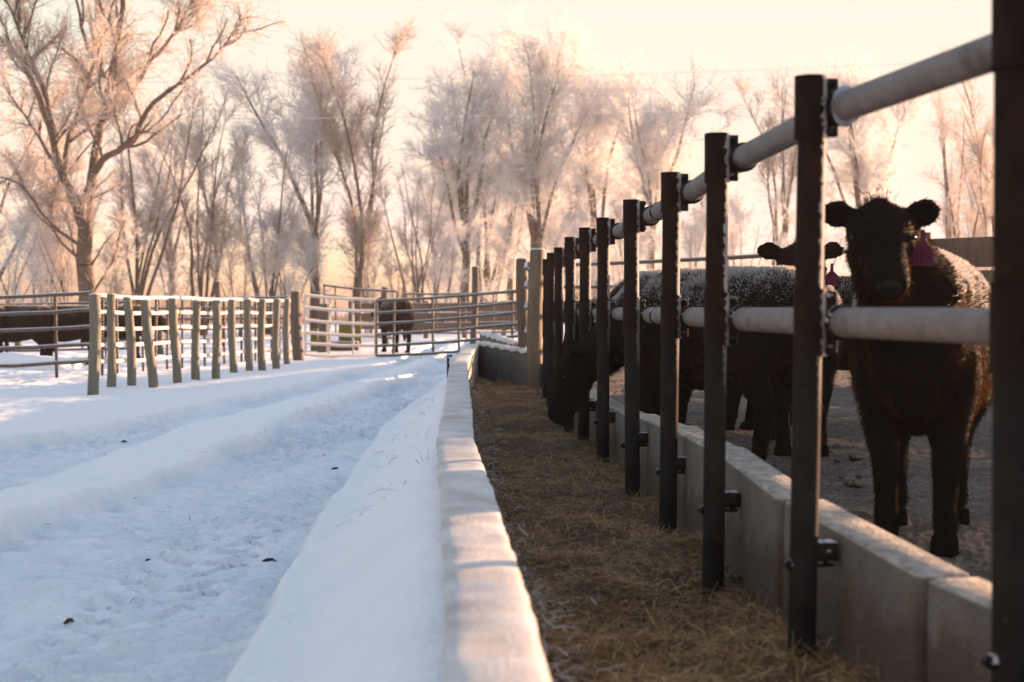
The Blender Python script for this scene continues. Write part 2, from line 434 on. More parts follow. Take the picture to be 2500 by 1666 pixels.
def snow_h(x, d):
    T1R = np.interp(d, [0, 3.8, 5.5, 7.7, 12.9, 18.8, 26], [-.76, -.80, -.87, -.98, -1.09, -.98, -.95])
    T1L = np.interp(d, [0, 6.7, 8, 9.1, 12.9, 14.9, 22.7, 30], [-2.9, -2.42, -2.25, -2.05, -2.05, -1.82, -1.55, -1.45])
    T2R = np.interp(d, [0, 8.6, 12.9, 14.6, 20, 28], [-3.0, -2.75, -2.75, -2.5, -2.1, -1.8])
    T2L = np.interp(d, [0, 9, 11.1, 12.1, 14, 16.9, 22, 28], [-4.7, -4.2, -3.8, -3.45, -3.25, -2.87, -2.5, -2.2])
    wob = .06 * fbm(d * .9, x * 0 + 3.1, 5, 3)
    wob2 = .10 * fbm(d * .6, x * 0 + 8.1, 9, 3)
    T1L = T1L + wob2; T2L = T2L + wob2; T1R = T1R + wob; T2R = T2R + wob
    in1 = sstep(-.04, .07, x - T1L) * sstep(-.03, .05, T1R - x)
    in2 = sstep(-.04, .07, x - T2L) * sstep(-.04, .07, T2R - x)
    inn = np.maximum(in1, in2)
    h = .022 * fbm(x * .8, d * .5, 1, 4) + .006 * fbm(x * 5, d * 4, 2, 4)
    h = h - .078 * inn
    global LANE_SHADE
    LANE_SHADE = inn * np.clip(.8 + .9 * fbm(x * 2.5, d * 1.6, 66, 4), 0, 1)
    # pushed-up lips along the wheel edges
    for e, sgn, amp in ((T1L, -1, .026), (T2L, -1, .022), (T2R, 1, .010), (T1R, 1, .012)):
        q = (x - e) * sgn
        lumpy = .15 + 1.6 * np.clip(fbm(d * 2.6 + sgn, x * 2.6, 31, 4, .6) + .15, 0, 1)
        h = h + amp * np.exp(-((q - .05) / .10) ** 2) * lumpy
    # lug prints down the left walls of the tracks
    for e, seed in ((T1L, 41), (T2L, 47)):
        q = x - e
        band = sstep(-.10, .02, q) * sstep(.46, .10, q)
        m_ = sstep(-.10, .20, fbm(d * .55, x * .3, seed, 2))
        jit = .35 * fbm(d * .8, x * .8, seed + 3, 2)
        ph_ = (d + .75 * q) / .30 + jit + .12 * fbm(d * 3, x * 3, seed + 9, 3)
        hsh = .35 + .65 * (_h(np.floor(ph_).astype(np.int64), np.zeros(ph_.shape, dtype=np.int64) + seed, 9) * .5 + .5)
        h = h - .125 * band * m_ * hsh * ripple(ph_)
        h = h + .03 * band * np.clip(fbm(x * 9, d * 6, seed + 11, 4) - .05, 0, 1)
    # a second, older lug band through the middle of the near track
    mid = T1L + (T1R - T1L) * .33
    q = x - mid
    h = h - .040 * inn * np.exp(-(q / .22) ** 2) * ripple((d + .9 * q) / .25 + .4 * fbm(d, x, 77, 2)) * np.clip(fbm(d * .4, x, 53, 2) * 2 + .5, 0, 1)
    # packed floor: fine cross bars and crumbs
    bars = .065 * ripple((d - .25 * (x - T1R)) / .11 + .5 * fbm(d * .7, x * 1.5, 21, 2)) * np.clip(.6 + fbm(x * 2.5, d * .5, 22, 2) * 1.3, .1, 1)
    h = h - in1 * bars * sstep(-1.25, -.5, x - T1R)
    h = h + inn * (.050 * fbm(x * 2.2, d * 5.5, 61, 5, .62) + .026 * fbm(x * 9, d * 15, 62, 3, .6) + 0)
    h = h + (1 - inn) * .010 * fbm(x * 7, d * 5, 63, 4) * sstep(-.8, .3, fbm(x * 1.2, d * .8, 64, 2))
    for c_, sg_ in ((T1L + (T1R - T1L) * .30, 1), (T1L + (T1R - T1L) * .72, -1), (T2L + (T2R - T2L) * .5, 1)):
        q = x - c_; w_ = sstep(.27, .20, np.abs(q)) * inn * np.clip(.55 + 2.2 * fbm(d * .5 + 3 * sg_, x * .4, 111, 2), 0, 1)
        h = h - .028 * w_ * np.where((lambda p: p - np.floor(p))((d + .8 * np.abs(q) * sg_) / .19 + .15 * fbm(d * 2, x * 2, 113, 2)) < .5, 1, 0) * sstep(.0, .05, np.abs(q))
    # drift against the bunk
    cl = bunk_x(d) - .12
    k = sstep(0, 1, np.clip((x - T1R) / np.maximum(cl - T1R, .2), 0, 1))
    rise = np.interp(d, [0, 4, 8, 11, 13, 17, 20], [.33, .335, .35, .345, .31, .24, .05])
    k = k ** 1.35
    h = h + k * rise * (1 + .10 * fbm(x * 1.5, d * .7, 71, 3)) + k * (1 - k) * (.26 * fbm(d * .7, x * 1.3, 73, 3) - .10)
    # keep it under the bunk and the pen
    under = sstep(-.02, .10, x - cl)
    h = np.where(d < 20.5, h * (1 - under) + (-.12) * under, h)
    # rough snow near the left pens
    h = h + .035 * sstep(-3.8, -5.0, x) * fbm(x * 2.4, d * 1.6, 81, 4)
    return h

d_rows = np.concatenate([np.linspace(-2, 3.0, 24)[:-1], np.geomspace(3.0, 46, 1500)])
u_cols = np.linspace(-1, .62, 680)
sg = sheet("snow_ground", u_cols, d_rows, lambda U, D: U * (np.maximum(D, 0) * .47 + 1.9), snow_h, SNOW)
pk = sg.data.attributes.new("packed", 'FLOAT', 'POINT'); pk.data.foreach_set("value", LANE_SHADE.astype(np.float32).ravel())  # tracks: packing plus shade tinted into the snow

def flat(name, x0, x1, y0, y1, z, m, n=40, amp=.02, sc=.4, seed=3):
    u = np.linspace(x0, x1, n); d = np.linspace(y0, y1, n)
    return sheet(name, u, d, lambda U, D: U, lambda x, y: z + amp * fbm(x * sc, y * sc, seed, 3), m)
flat("snow_field", -900, 900, -500, 1500, -.16, SNOW, 60, .03, .05)

def pen_h(x, d):
    h = .10 + .02 * fbm(x * .7, d * .7, 11, 3) + .014 * fbm(x * 3.5, d * 3.5, 13, 4, .65) + .011 * np.abs(fbm(x * 13, d * 13, 14, 4, .7)) + .007 * fbm(x * 40, d * 40, 16, 2)
    c = np.clip(fbm(x * 5.2, d * 5.2, 15, 2) - .38, 0, 1); h = h + .05 * c
    return h
pd_rows = np.concatenate([np.linspace(-2, 2.0, 12)[:-1], np.geomspace(2.0, 34, 520)])
sheet("pen_ground", np.linspace(0, 1, 460) ** 1.15, pd_rows, lambda U, D: fence_x(D) + .07 + U * (np.maximum(D, 1) * .62 + 1.2), pen_h, MUD)

# ------------------------------------------------------------------ bunk: walls, floor, hay
def sweep(name, m, ds, prof, parent=None, jit=0, seed=0):
    """prof(d) -> list of (x,z) closed profile; swept over depth"""
    rows = [prof(d) for d in ds]; n = len(rows[0])
    V = [(x, d, z) for d, r in zip(ds, rows) for x, z in r]
    V = np.array(V)
    if jit:
        V[:, 2] += jit * fbm(V[:, 1] * 6, V[:, 0] * 9, seed, 4); V[:, 0] += jit * fbm(V[:, 1] * 5 + 40, V[:, 2] * 9, seed + 5, 4)
    fs = []
    for i in range(len(ds) - 1):
        for k in range(n):
            k2 = (k + 1) % n
            fs.append((i * n + k, (i + 1) * n + k, (i + 1) * n + k2, i * n + k2))
    mb = MB(); mb.add(V, fs)
    mb.f.append(tuple(range(n))); mb.f.append(tuple(reversed([(len(ds) - 1) * n + k for k in range(n)])))
    return mb.build(name, m, parent)

ds_w = np.linspace(-1.5, 17.95, 150)
bw = empty("feed_bunk_wall", (0, 0, 0), label="long curved concrete bunk wall capped with hard frost along the snowy road", cat="wall")
sweep("wall", BUNKW, ds_w, lambda d: [(bunk_x(d) - .145, -.2), (bunk_x(d) - .145, bunk_z(d) - .035), (bunk_x(d), bunk_z(d) - .035), (bunk_x(d), .0)], bw, .004, 3)
def cap_prof(d):
    x = bunk_x(d); z = bunk_z(d); out = []
    for k in range(11):
        a = math.pi * (1 - k / 10)
        out.append((x - .0725 + .082 * math.copysign(abs(math.cos(a)) ** .6, math.cos(a)), z - .034 + .022 * math.sin(a) ** .3))
    out += [(x + .006, z - .05), (x - .151, z - .05)]
    return out
sweep("frost_cap", CAP, np.linspace(-1.5, 17.97, 420), cap_prof, bw, .007, 12)

# far end walls closing the bunk
def wall_between(name, a, b, z0a, z0b, base, th, mat, label, capm=None):
    a = Vector(a); b = Vector(b); t = (b - a); L = t.length; t.normalize(); nrm = Vector((-t.y, t.x))
    r = empty(name, (0, 0, 0), label=label, cat="wall")
    n = 24; V = []; fs = []
    V2 = []
    for i in range(n + 1):
        p = a + t * (L * i / n); z = z0a + (z0b - z0a) * i / n
        for off, zz in ((0, base), (0, z), (th, z), (th, base)):
            V.append((p.x + nrm.x * off, p.y + nrm.y * off, zz))
        for off, dz in ((-.012, -.004), (-.006, .022), (th * .5, .034), (th + .006, .022), (th + .012, -.004)):
            V2.append((p.x + nrm.x * off, p.y + nrm.y * off, z + dz + .012 * math.sin(i * 1.7)))
    for i in range(n):
        for k in range(4):
            k2 = (k + 1) % 4; fs.append((i * 4 + k, i * 4 + k2, i * 4 + 4 + k2, i * 4 + 4 + k))
    mb = MB(); mb.add(V, fs); mb.f.append((3, 2, 1, 0)); mb.f.append(tuple(n * 4 + k for k in range(4)))
    mb.build("wall", mat, r)
    fs2 = []
    for i in range(n):
        for k in range(5):
            k2 = (k + 1) % 5; fs2.append((i * 5 + k, i * 5 + k2, i * 5 + 5 + k2, i * 5 + 5 + k))
    mb = MB(); mb.add(V2, fs2); mb.f.append((4, 3, 2, 1, 0)); mb.f.append(tuple(n * 5 + k for k in range(5)))
    mb.build("frost_cap", CAP, r)
    return r
wall_between("bunk_end_wall", (-.44, 18.0), (.33, 15.95), .53, .455, -.15, .13, CONC2, "dark concrete end wall closing the far end of the hay filled bunk")
wall_between("low_wall", (-.46, 20.2), (.02, 18.1), .62, .52, -.15, .14, CONC2, "snow topped low concrete wall just beyond the end of the feed bunk")
mb = MB(); p = at(1097, 925, 11.5)
mb.box((X(1094, 12.4), 12.4, .36), (.02, .06, .42), bev=.004); mb.box((X(1097, 12.4), 12.4, .575), (.05, .05, .02), bev=.004)
tag(mb.build("steel_stake", CLAMP), "thin dark steel stake standing on the road side of the frosted bunk wall", "stake")

# bunk floor + hay
def hay_h(x, d):
    w0 = bunk_x(d); w1 = fence_x(d); t = (x - w0) / (w1 - w0)
    return .075 + .05 * (1 - sstep(0, .35, t)) + .035 * sstep(.55, 1, t) * (.5 + fbm(d * 1.3, x * 0, 91, 2)) + .085 * fbm(x * 3.0, d * 2.4, 92, 4, .55) + .012 * fbm(x * 14, d * 14, 93, 2)
hb = sheet("hay_bed", np.linspace(0, 1, 90), np.concatenate([np.linspace(-1.5, 2, 40)[:-1], np.geomspace(2, 17.8, 340)]), lambda U, D: bunk_x(D) - .01 + U * (fence_x(D) + .075 - bunk_x(D)), hay_h, HAYBED)
tag(hb, "trodden brown hay packed along the bottom of the feed bunk", "hay", kind="stuff")

def strands(name, m, x, y, z, L, w, rng, lift=.35, bend=.25):
    n = len(x); a = rng.uniform(0, 2 * np.pi, n); el = np.abs(rng.normal(0, lift, n))
    dirv = np.stack([np.cos(a) * np.cos(el), np.sin(a) * np.cos(el), np.sin(el)], -1)
    side = np.stack([-np.sin(a), np.cos(a), rng.uniform(-.8, .8, n)], -1); side /= np.linalg.norm(side, axis=1)[:, None]
    P = np.stack([x, y, z], -1); nb = 3; Vs = []
    for k in range(nb + 1):
        s_ = k / nb
        c = P + dirv * (L * s_)[:, None] + side * (L * bend * rng.uniform(-1, 1, n) * 0 + L * bend * s_ * s_)[:, None] * np.sign(np.sin(a * 7))[:, None]
        c[:, 2] -= (L * .45 * s_ * s_) * rng.uniform(.2, 1, n)
        ww = w * (1 - .5 * s_)
        Vs.append(c - side * ww[:, None]); Vs.append(c + side * ww[:, None])
    V = np.stack(Vs, 1).reshape(-1, 3); b = (np.arange(n) * 2 * (nb + 1))[:, None]
    q = np.array([[2 * k, 2 * k + 1, 2 * k + 3, 2 * k + 2] for k in range(nb)]).reshape(1, -1)
    return np_mesh(name, V, (b + q).reshape(-1, 4), m)
rng = np.random.default_rng(5)
n = 90000
d = 1.6 * (17.6 / 1.6) ** rng.uniform(0, 1, n); t = rng.uniform(.0, 1.02, n)
x = bunk_x(d) + t * (fence_x(d) + .05 - bunk_x(d))
clump = fbm(x * 5, d * 4, 95, 3)
keep = rng.uniform(-1, 1, n) < clump * 1.5 + .45
d, x, clump = d[keep], x[keep], clump[keep]
o = strands("hay", HAY, x, d, hay_h(x, d) + .004 + .012 * rng.uniform(0, 1, len(x)), rng.uniform(.03, .12, len(x)), rng.uniform(.0007, .0017, len(x)), rng)
tag(o, "loose brown hay stalks lying along the feed bunk", "hay", kind="stuff")
n = 2600
d = 1.8 * (15 / 1.8) ** rng.uniform(0, 1, n); t = np.abs(rng.normal(0, .10, n)); x = bunk_x(d) + .01 + t * .8
keep = rng.uniform(-1, 1, n) < fbm(x * 4, d * 2.4, 96, 3) + .2; d, x = d[keep], x[keep]
o = strands("rimed_hay", RIME, x, d, hay_h(x, d) + .01 + rng.uniform(0, .10, len(x)), rng.uniform(.03, .08, len(x)), rng.uniform(.001, .003, len(x)), rng, .45)
tag(o, "pale rime coated hay stalks tangled against the inside of the bunk wall", "hay", kind="stuff")

# concrete blocks of the pen-side curb
ORD = ["nearest", "second nearest", "third", "fourth", "fifth", "sixth", "seventh", "eighth", "ninth", "tenth", "eleventh", "twelfth", "farthest"]
bd = [.2, 1.15, 2.2, 3.2, 4.2, 5.25, 6.35, 7.6, 8.8, 9.75, 10.85, 12.1, 13.4, 14.9, 15.9]
rr = random.Random(3)
blk = 0
for i in range(len(bd) - 1):
    d0, d1 = bd[i], bd[i + 1]
    x0 = fence_x(d0) + .058 + rr.uniform(0, .010); x1 = fence_x(d1) + .072 + rr.uniform(0, .014)
    a = Vector((x0, d0)); b = Vector((x1, d1)); L = (b - a).length; tv = (b - a).normalized()
    ang = math.atan2(tv.y, tv.x)
    zt0, zt1 = (float(np.interp(q, [0, 3.0, 3.75, 4.3, 4.8, 5.3, 6.2, 7.1, 8.8, 12, 16], [.375, .385, .41, .44, .47, .487, .475, .435, .40, .39, .39])) for q in (d0, d1))
    zt0 += rr.uniform(-.006, .006); zt1 += rr.uniform(-.006, .006)
    mb = MB()
    h = .56
    mb.box((0, 0, 0), (L - .012, .135, h), bev=.018)
    o = mb.build("concrete_block", CONC, None, True)
    c = (a + b) / 2; nrm = Vector((tv.y, -tv.x))
    o.location = (c.x + nrm.x * .0675, c.y + nrm.y * .0675, (zt0 + zt1) / 2 - h / 2)
    o.rotation_euler = (0, -math.atan2(zt1 - zt0, L), ang + rr.uniform(-.006, .006))
    tag(o, f"{ORD[min(blk,12)]} pale concrete curb block from the camera, behind the rusty pipe posts", "concrete block", "concrete curb blocks along the pen side of the bunk")
    if blk == 12: o["label"] = "thirteenth pale concrete curb block, behind the last pipe posts before the wooden post"
    if i == len(bd) - 2: o["label"] = "farthest pale concrete curb block, beside the wooden post at the end of the bunk"
    blk += 1

# ------------------------------------------------------------------ the pipe feed fence
pf = empty("pipe_fence", (0, 0, 0), label="rusty pipe feed fence with two thick frosted rails running along the bunk", cat="fence")
posts = [(2.68, 1.60), (3.69, 1.592), (4.69, 1.566), (5.77, 1.540), (6.9, 1.515), (8.3, 1.516), (9.25, 1.511), (10.2, 1.497), (11.5, 1.477), (12.7, 1.479), (14.0, 1.468), (1.6, 1.61)]
RP = .0365
lean = {3.69: .012, 4.69: .006}
for d, zt in posts:
    x = float(fence_x(d)); dn = .01
    tv = Vector((float(fence_x(d + .3) - fence_x(d - .3)), .6)).normalized()   # along the fence, away from camera
    nr = Vector((tv.y, -tv.x))                                             # to the pen side
    p = empty("post", (x, d, 0)); p.parent = pf
    lx = lean.get(d, (.004, -.003, .007, .001, -.005)[int(d * 10) % 5])
    mb = MB(); mb.tube([(-lx, 0, -.05), (0, 0, .7), (lx, 0, zt)], [RP] * 3, 20); mb.build("shaft", RUST, p)
    for z0, z1 in ((zt - .155, zt + .002), (.875, 1.045)):
        mb = MB(); mb.tube([(lx * .6, 0, z0), (lx * .6, 0, z1)], [RP * 1.15] * 2, 20, True)
        mb.tube([(lx * .6, 0, z0 - .001), (lx * .6, 0, z0 + .006)], [RP * 1.19] * 2, 20); mb.tube([(lx * .6, 0, z1 - .007), (lx * .6, 0, z1 + .0015)], [RP * 1.15] * 2, 20)
        # split flanges towards the rail
        rot = Matrix.Rotation(math.atan2(nr.y, nr.x), 3, 'Z')
        mb.box((nr.x * .050 + lx, nr.y * .050, (z0 + z1) / 2), (.034, .020, (z1 - z0) * .96), rot, .003)
        mb.build("sleeve", RUST, p)
        for zz in (z0 + .018, z1 - .018):
            mb = MB()
            c = Vector((nr.x * .055 - tv.x * .012, nr.y * .055 - tv.y * .012, zz))
            mb.tube([c - Vector((tv.x, tv.y, 0)) * .02, c + Vector((tv.x, tv.y, 0)) * .045], [.010, .010], 6)
            mb.tube([c - Vector((tv.x, tv.y, 0)) * .034, c - Vector((tv.x, tv.y, 0)) * .018], [.006, .006], 8)
            mb.build("bolt", CLAMP, p)
        # saddle around the rail
        zc = (z0 + z1) / 2
        cc = Vector((nr.x * .085, nr.y * .085, zc))
        mb = MB(); mb.tube([cc - Vector((tv.x, tv.y, 0)) * .03, cc + Vector((tv.x, tv.y, 0)) * .03], [.0455, .0455], 18)
        mb.tube([cc - Vector((tv.x, tv.y, 0)) * .036, cc - Vector((tv.x, tv.y, 0)) * .03], [.049, .049], 18)
        mb.build("saddle", CLAMP, p)
        if abs(d - 3.69) < .01 and zc > 1.2:
            mb = MB(); e = cc - Vector((tv.x, tv.y, 0)) * .040
            w = .036
            mb.loft([(e, Vector((nr.x * w, nr.y * w, 0)), Vector((0, 0, w * 1.5))), (e - Vector((tv.x, tv.y, 0)) * .004, Vector((nr.x * w, nr.y * w, 0)) * .9, Vector((0, 0, w * 1.35)))], 20)
            mb.build("end_plate", ZINC, p)
    # bracket that ties the post to the curb
    mb = MB(); rot = Matrix.Rotation(math.atan2(nr.y, nr.x), 3, 'Z')
    mb.box((nr.x * .048, nr.y * .048, .365), (.062, .055, .05), rot, .003)
    mb.tube([Vector((-nr.x * .055, -nr.y * .055, .33)), Vector((nr.x * .075, nr.y * .075, .33))], [.009, .009], 8)
    mb.tube([Vector((-nr.x * .047, -nr.y * .047, .33)), Vector((-nr.x * .033, -nr.y * .033, .33))], [.016, .016], 6)
    mb.build("bracket", CLAMP, p)
def rail_path(zf, ds):
    pts = []
    for d in ds:
        tv = Vector((float(fence_x(d + .3) - fence_x(d - .3)), .6)).normalized(); nr = Vector((tv.y, -tv.x))
        pts.append((float(fence_x(d)) + nr.x * .085, d + nr.y * .085, zf(d)))
    return pts
zt_of = lambda d: float(np.interp(d, [q[0] for q in sorted(posts)], [q[1] for q in sorted(posts)])) - .0765
for nm, zf in (("top_rail", zt_of), ("lower_rail", lambda d: .96)):
    ds_ = [-.5] + sorted(q[0] for q in posts)
    fine = []
    for a_, b_ in zip(ds_[:-1], ds_[1:]): fine += list(np.linspace(a_, b_, 6)[:-1])
    fine += [14.0, 14.4]
    mb = MB(); mb.tube(rail_path(zf, fine), [.0385] * len(fine), 20); rl = mb.build(nm, FPIPE, pf)
    for q in (6.62, 11.2):
        pp = rail_path(zf, [q - .012, q + .012]); mb = MB(); mb.tube(pp, [.0425, .0425], 20); mb.build("coupling", CLAMP, rl)

# ------------------------------------------------------------------ wooden posts
def wood_post(x, y, z0, h, r, m, label, lx=0, ly=0, group=None, name="wooden_post", bulge=0.06, seed=0, cap=True):
    rg = random.Random(seed); n = 14; mb = MB(); pts = []; rad = []
    ph = rg.uniform(0, 6)
    for k in range(n + 1):
        t = k / n
        pts.append((lx * t + .012 * math.sin(t * 4 + ph) * h, ly * t + .006 * math.sin(t * 5 + ph), h * t))
        rad.append(r * (1.04 - .08 * t + bulge * .6 * math.sin(t * 6 + ph * 2)))
    pts.append((pts[-1][0], pts[-1][1], h + .006)); rad.append(r * .86)
    mb.tube(pts, rad, 16)
    ex = empty(name, (x, y, z0), label=label, cat="post", group=group)
    mb.build("shaft", m, ex)
    if cap:
        mb = MB(); px, py, _ = pts[-1]
        mb.loft([((px, py, h - .004), (r * .99, 0, 0), (0, r * .99, 0)), ((px, py, h + .008), (r * .9, 0, 0), (0, r * .9, 0)), ((px, py, h + .014), (r * .5, 0, 0), (0, r * .5, 0))], 14)
        mb.build("frost_cap", CAP, ex)
    return ex
row = [(229, 961, 230, 715, 13.6), (268, 946, 275, 715, 10.6), (322, 937, 312, 723, 10.8), (372, 946, 357, 730, 11.6), (430, 933, 424, 726, 10.5), (479, 927, 478, 732, 10.2),
       (529, 924, 526, 731, 10.3), (568, 909.5, 567, 729, 9.6), (606, 905, 606, 728, 8.8), (639, 904, 640, 728, 9.2), (675, 899, 674, 727, 8.9), (700, 888, 700, 727, 8.0)]
names = ["thickest wooden post, nearest the camera at the left end of the row", "second wooden post of the row, bowed, beside the thickest post", "third wooden post of the row from the left, leaning slightly left",
         "wooden post leaning most strongly to the left, fourth in the row", "fifth wooden post of the row, just right of the strongly leaning post", "sixth wooden post from the left in the snow fence row",
         "seventh wooden post from the left in the snow fence row", "eighth wooden post from the left, in the far half of the row", "ninth wooden post from the left, in the far half of the row",
         "tenth wooden post from the left, near the gate end of the row", "eleventh wooden post from the left, two before the gate post", "last thin wooden post of the row, right beside the dark gate post"]
for i, (bx, by, tx, ty, hw) in enumerate(row):
    d = F / (by - YH + 2)
    h = (by - ty) / F * d
    wood_post(X(bx, d), d, -.04, h + .03, hw / F * d, WOODG, "grey green " + names[i], lx=(tx - bx) / F * d, group="wooden posts in a row left of the snowy road", seed=i)
d = 26.2
wood_post(X(729, d), d, -.04, (883 - 707) / F * d, 13.2 / F * d, WOODB, "dark brown gate post, tallest, at the far end of the row of wooden posts", lx=-.06, seed=40)
for px, top, hw, dd, lab, base in ((1309, 610, 18.5, 15.55, "thick tan wooden post where the pipe fence ends at the bunk", .0), (1277, 633, 14, 18.0, "grey brown wooden post just left of the thick tan post behind the bunk end", .0),
                             (1158, 652, 8.6, 30.0, "tall slim wooden post standing alone beyond the metal gate", -.05), (940, 702, 9.2, 36.0, "stout dark wooden post behind the standing animal at the gate", -.05),
                             (531, 687, 7.5, 33.0, "tall grey wooden post rising above the frosted panel behind the post row", -.05), (422, 720, 7.5, 33.0, "dark wooden post top behind the fifth post of the row", -.05),
                             (633, 720, 6.5, 36, "dark wooden post top behind the tenth post of the row", -.05), (391, 760, 8, 30, "short dark wooden post seen between the leaning post and the fifth post", -.05),
                             (790, 742, 12, 31.5, "brown wooden post beside the yellow feeder behind the left gate", -.05), (43, 742, 8, 34, "grey wooden post top behind the cattle at the far left", -.05)):
    z1 = EYE - (top - YH) / F * dd
    wood_post(X(px, dd), dd, base, z1 - base, hw / F * dd, WOODB if px not in (1309,) else m_wood("tan_post", (.11, .085, .06), (.20, .16, .115), .2), lab, seed=px)
# iron ladder-like rails with snow between the two thick posts
lad = empty("gate_end", (0, 0, 0), label="snow clogged end of a metal gate squeezed between the two thick wooden posts", cat="gate")
mb = MB(); a_, b_ = at(1290, 700, 17.2), at(1299, 700, 16.4)
for k, yy in enumerate((655, 700, 752, 812, 858)):
    m2 = MB(); m2.tube([at(1282, yy, 17.4), at(1300, yy + 6, 16.5)], [.024, .024], 8); m2.build("rail", GREENPIPE, lad)
    m2 = MB(); c = at(1288 + k * .5, yy - 3, 17.1); m2.loft([(c + Vector((0, 0, -.01)), (.035, 0, 0), (0, .22, 0)), (c + Vector((0, 0, .035)), (.04, 0, 0), (0, .2, 0)), (c + Vector((0, 0, .06)), (.02, 0, 0), (0, .12, 0))], 10); m2.build("snow_lump", CAP, lad)
m2 = MB(); m2.tube([at(1294, 640, 16.9), at(1294, 890, 16.9)], [.024, .024], 8); m2.build("upright", GREENPIPE, lad)

# ------------------------------------------------------------------ panels and gates
def panel(name, cat, label, A, B, zA, zB, ups, r, m, ru=None, group=None, up_ext=(0, 0), mU=None, rounded=False, seed=0):
    """A,B (x,y); zA,zB rail heights at each end"""
    ru = ru or r * .8; mU = mU or m
    o = empty(name, (0, 0, 0), label=label, cat=cat, group=group)
    A = Vector(A); B = Vector(B); rg = random.Random(seed)
    for za, zb in zip(zA, zB):
        n = 8; pts = []
        for k in range(n + 1):
            t = k / n; p = A.lerp(B, t); pts.append((p.x, p.y, za + (zb - za) * t + rg.uniform(-.006, .006) - .02 * math.sin(math.pi * t)))
        mb = MB(); mb.tube(pts, [r] * len(pts), 8); mb.build("rail", m, o)
    for t in ups:
        p = A.lerp(B, t); za = zA[0] + (zB[0] - zA[0]) * t; zb = zA[-1] + (zB[-1] - zA[-1]) * t
        mb = MB(); mb.tube([(p.x, p.y + .03, min(za, zb) - up_ext[0]), (p.x + rg.uniform(-.02, .02), p.y + .03, max(za, zb) + up_ext[1])], [ru, ru], 8); mb.build("upright", mU, o)
    return o
def zs(py_list, d): return [EYE - (y - YH) / F * d for y in py_list]
# near dark panel at left
panel("corral_panel", "corral panel", "dark six rail steel corral panel at the far left in front of the black cattle", (X(-160, 18.9), 18.9), (X(222, 20.0), 20.0),
      zs([728, 769, 811, 853, 896, 940], 19.0), zs([715, 757, 797, 840, 881, 926], 20.0), (.0, .30, .765, 1.0), .028, DARKPIPE, up_ext=(.0, .0))
panel("corral_panel", "corral panel", "thinner dark corral panel right behind the first, just before the black cattle", (X(-200, 27.5), 27.5), (X(330, 28), 28),
      zs([744, 772, 800, 828, 857, 886], 27.5), zs([737, 766, 794, 820, 850, 880], 28), (.1, .4, .60, .86), .024, DARKPIPE, up_ext=(.1, .0))
# frosted panels behind the row of posts
Apt = Vector((X(243, 20.2), 20.2)); Bpt = Vector((X(722, 28.3), 28.3))
tops = lambda t: 1.165 + (1.13 - 1.165) * t
for k in range(3):
    t0, t1 = k / 3, (k + 1) / 3 - .012
    a_, b_ = Apt.lerp(Bpt, t0), Apt.lerp(Bpt, t1)
    nm_ = ["nearest frosted white corral panel, behind the left posts of the wooden row", "middle frosted white corral panel behind the row of wooden posts", "farthest frosted white corral panel, ending at the dark gate post"][k]
    panel("corral_panel", "corral panel", nm_, a_, b_, [tops(t0) - .235 * q for q in range(5)], [tops(t1) - .235 * q for q in range(5)], (.02, .2, .36, .52, .68, .84, .98), .030, LITPIPE, .021, "frosted corral panels behind the wooden posts", up_ext=(.2, .0), mU=DARKPIPE, seed=k)
# dark panels further back
panel("corral_panel", "corral panel", "dark corral panel in the back seen through the frosted panels", (X(230, 34), 34), (X(700, 35), 35), zs([727, 752, 778, 804, 830], 34), zs([726, 750, 776, 800, 826], 35), (.05, .2, .33, .5, .66, .8, .95), .03, DARKPIPE, up_ext=(.2, .0))
# left gate
gl = panel("gate", "gate", "pale frosted tube gate hung on the dark gate post and sagging", (X(745, 28), 28.0), (X(916, 29), 29.0), zs([721, 751, 782, 812, 838, 866], 28.0), zs([732, 760, 791, 820, 844, 869], 29.0), (.0, .33, .68, 1.0), .033, LITPIPE, .024)
panel("gate", "gate", "long dark green tube gate closing the road, right of the frosted gate", (X(919, 28.7), 28.7), (X(1268, 28.2), 28.2), zs([735, 765, 792, 818, 845, 869], 28.7), zs([710, 738, 762, 790, 820, 848], 28.2), (.0, .12, .40, .58, .95, 1.0), .030, GREENPIPE, .026)
panel("corral_panel", "corral panel", "raised dark panel rising above the frosted gate near the standing animal", (X(790, 35), 35), (X(969, 34), 34), zs([697, 720, 750, 782, 812], 35), zs([712, 735, 764, 796, 826], 34), (.0, .17, .50, .86, 1.0), .027, DARKPIPE)
panel("corral_panel", "corral panel", "dark rails of a panel behind the green gate by the slim tall post", (X(985, 40), 40), (X(1262, 39), 39), zs([718, 742, 766, 790, 812], 40), zs([714, 738, 762, 786, 810], 39), (.0, .3, .55, .8, 1.0), .03, DARKPIPE)
# far pipe fence behind the pen
panel("pipe_fence", "fence", "distant pipe fence with two dull rails crossing behind the cattle pen", (X(1270, 24.3), 24.3), (X(2260, 16.2), 16.2), [1.69, 1.33, .95], [1.69, 1.33, .95], (.0, .27, .58, .8), .031, WOODB, .04, up_ext=(.9, .05))

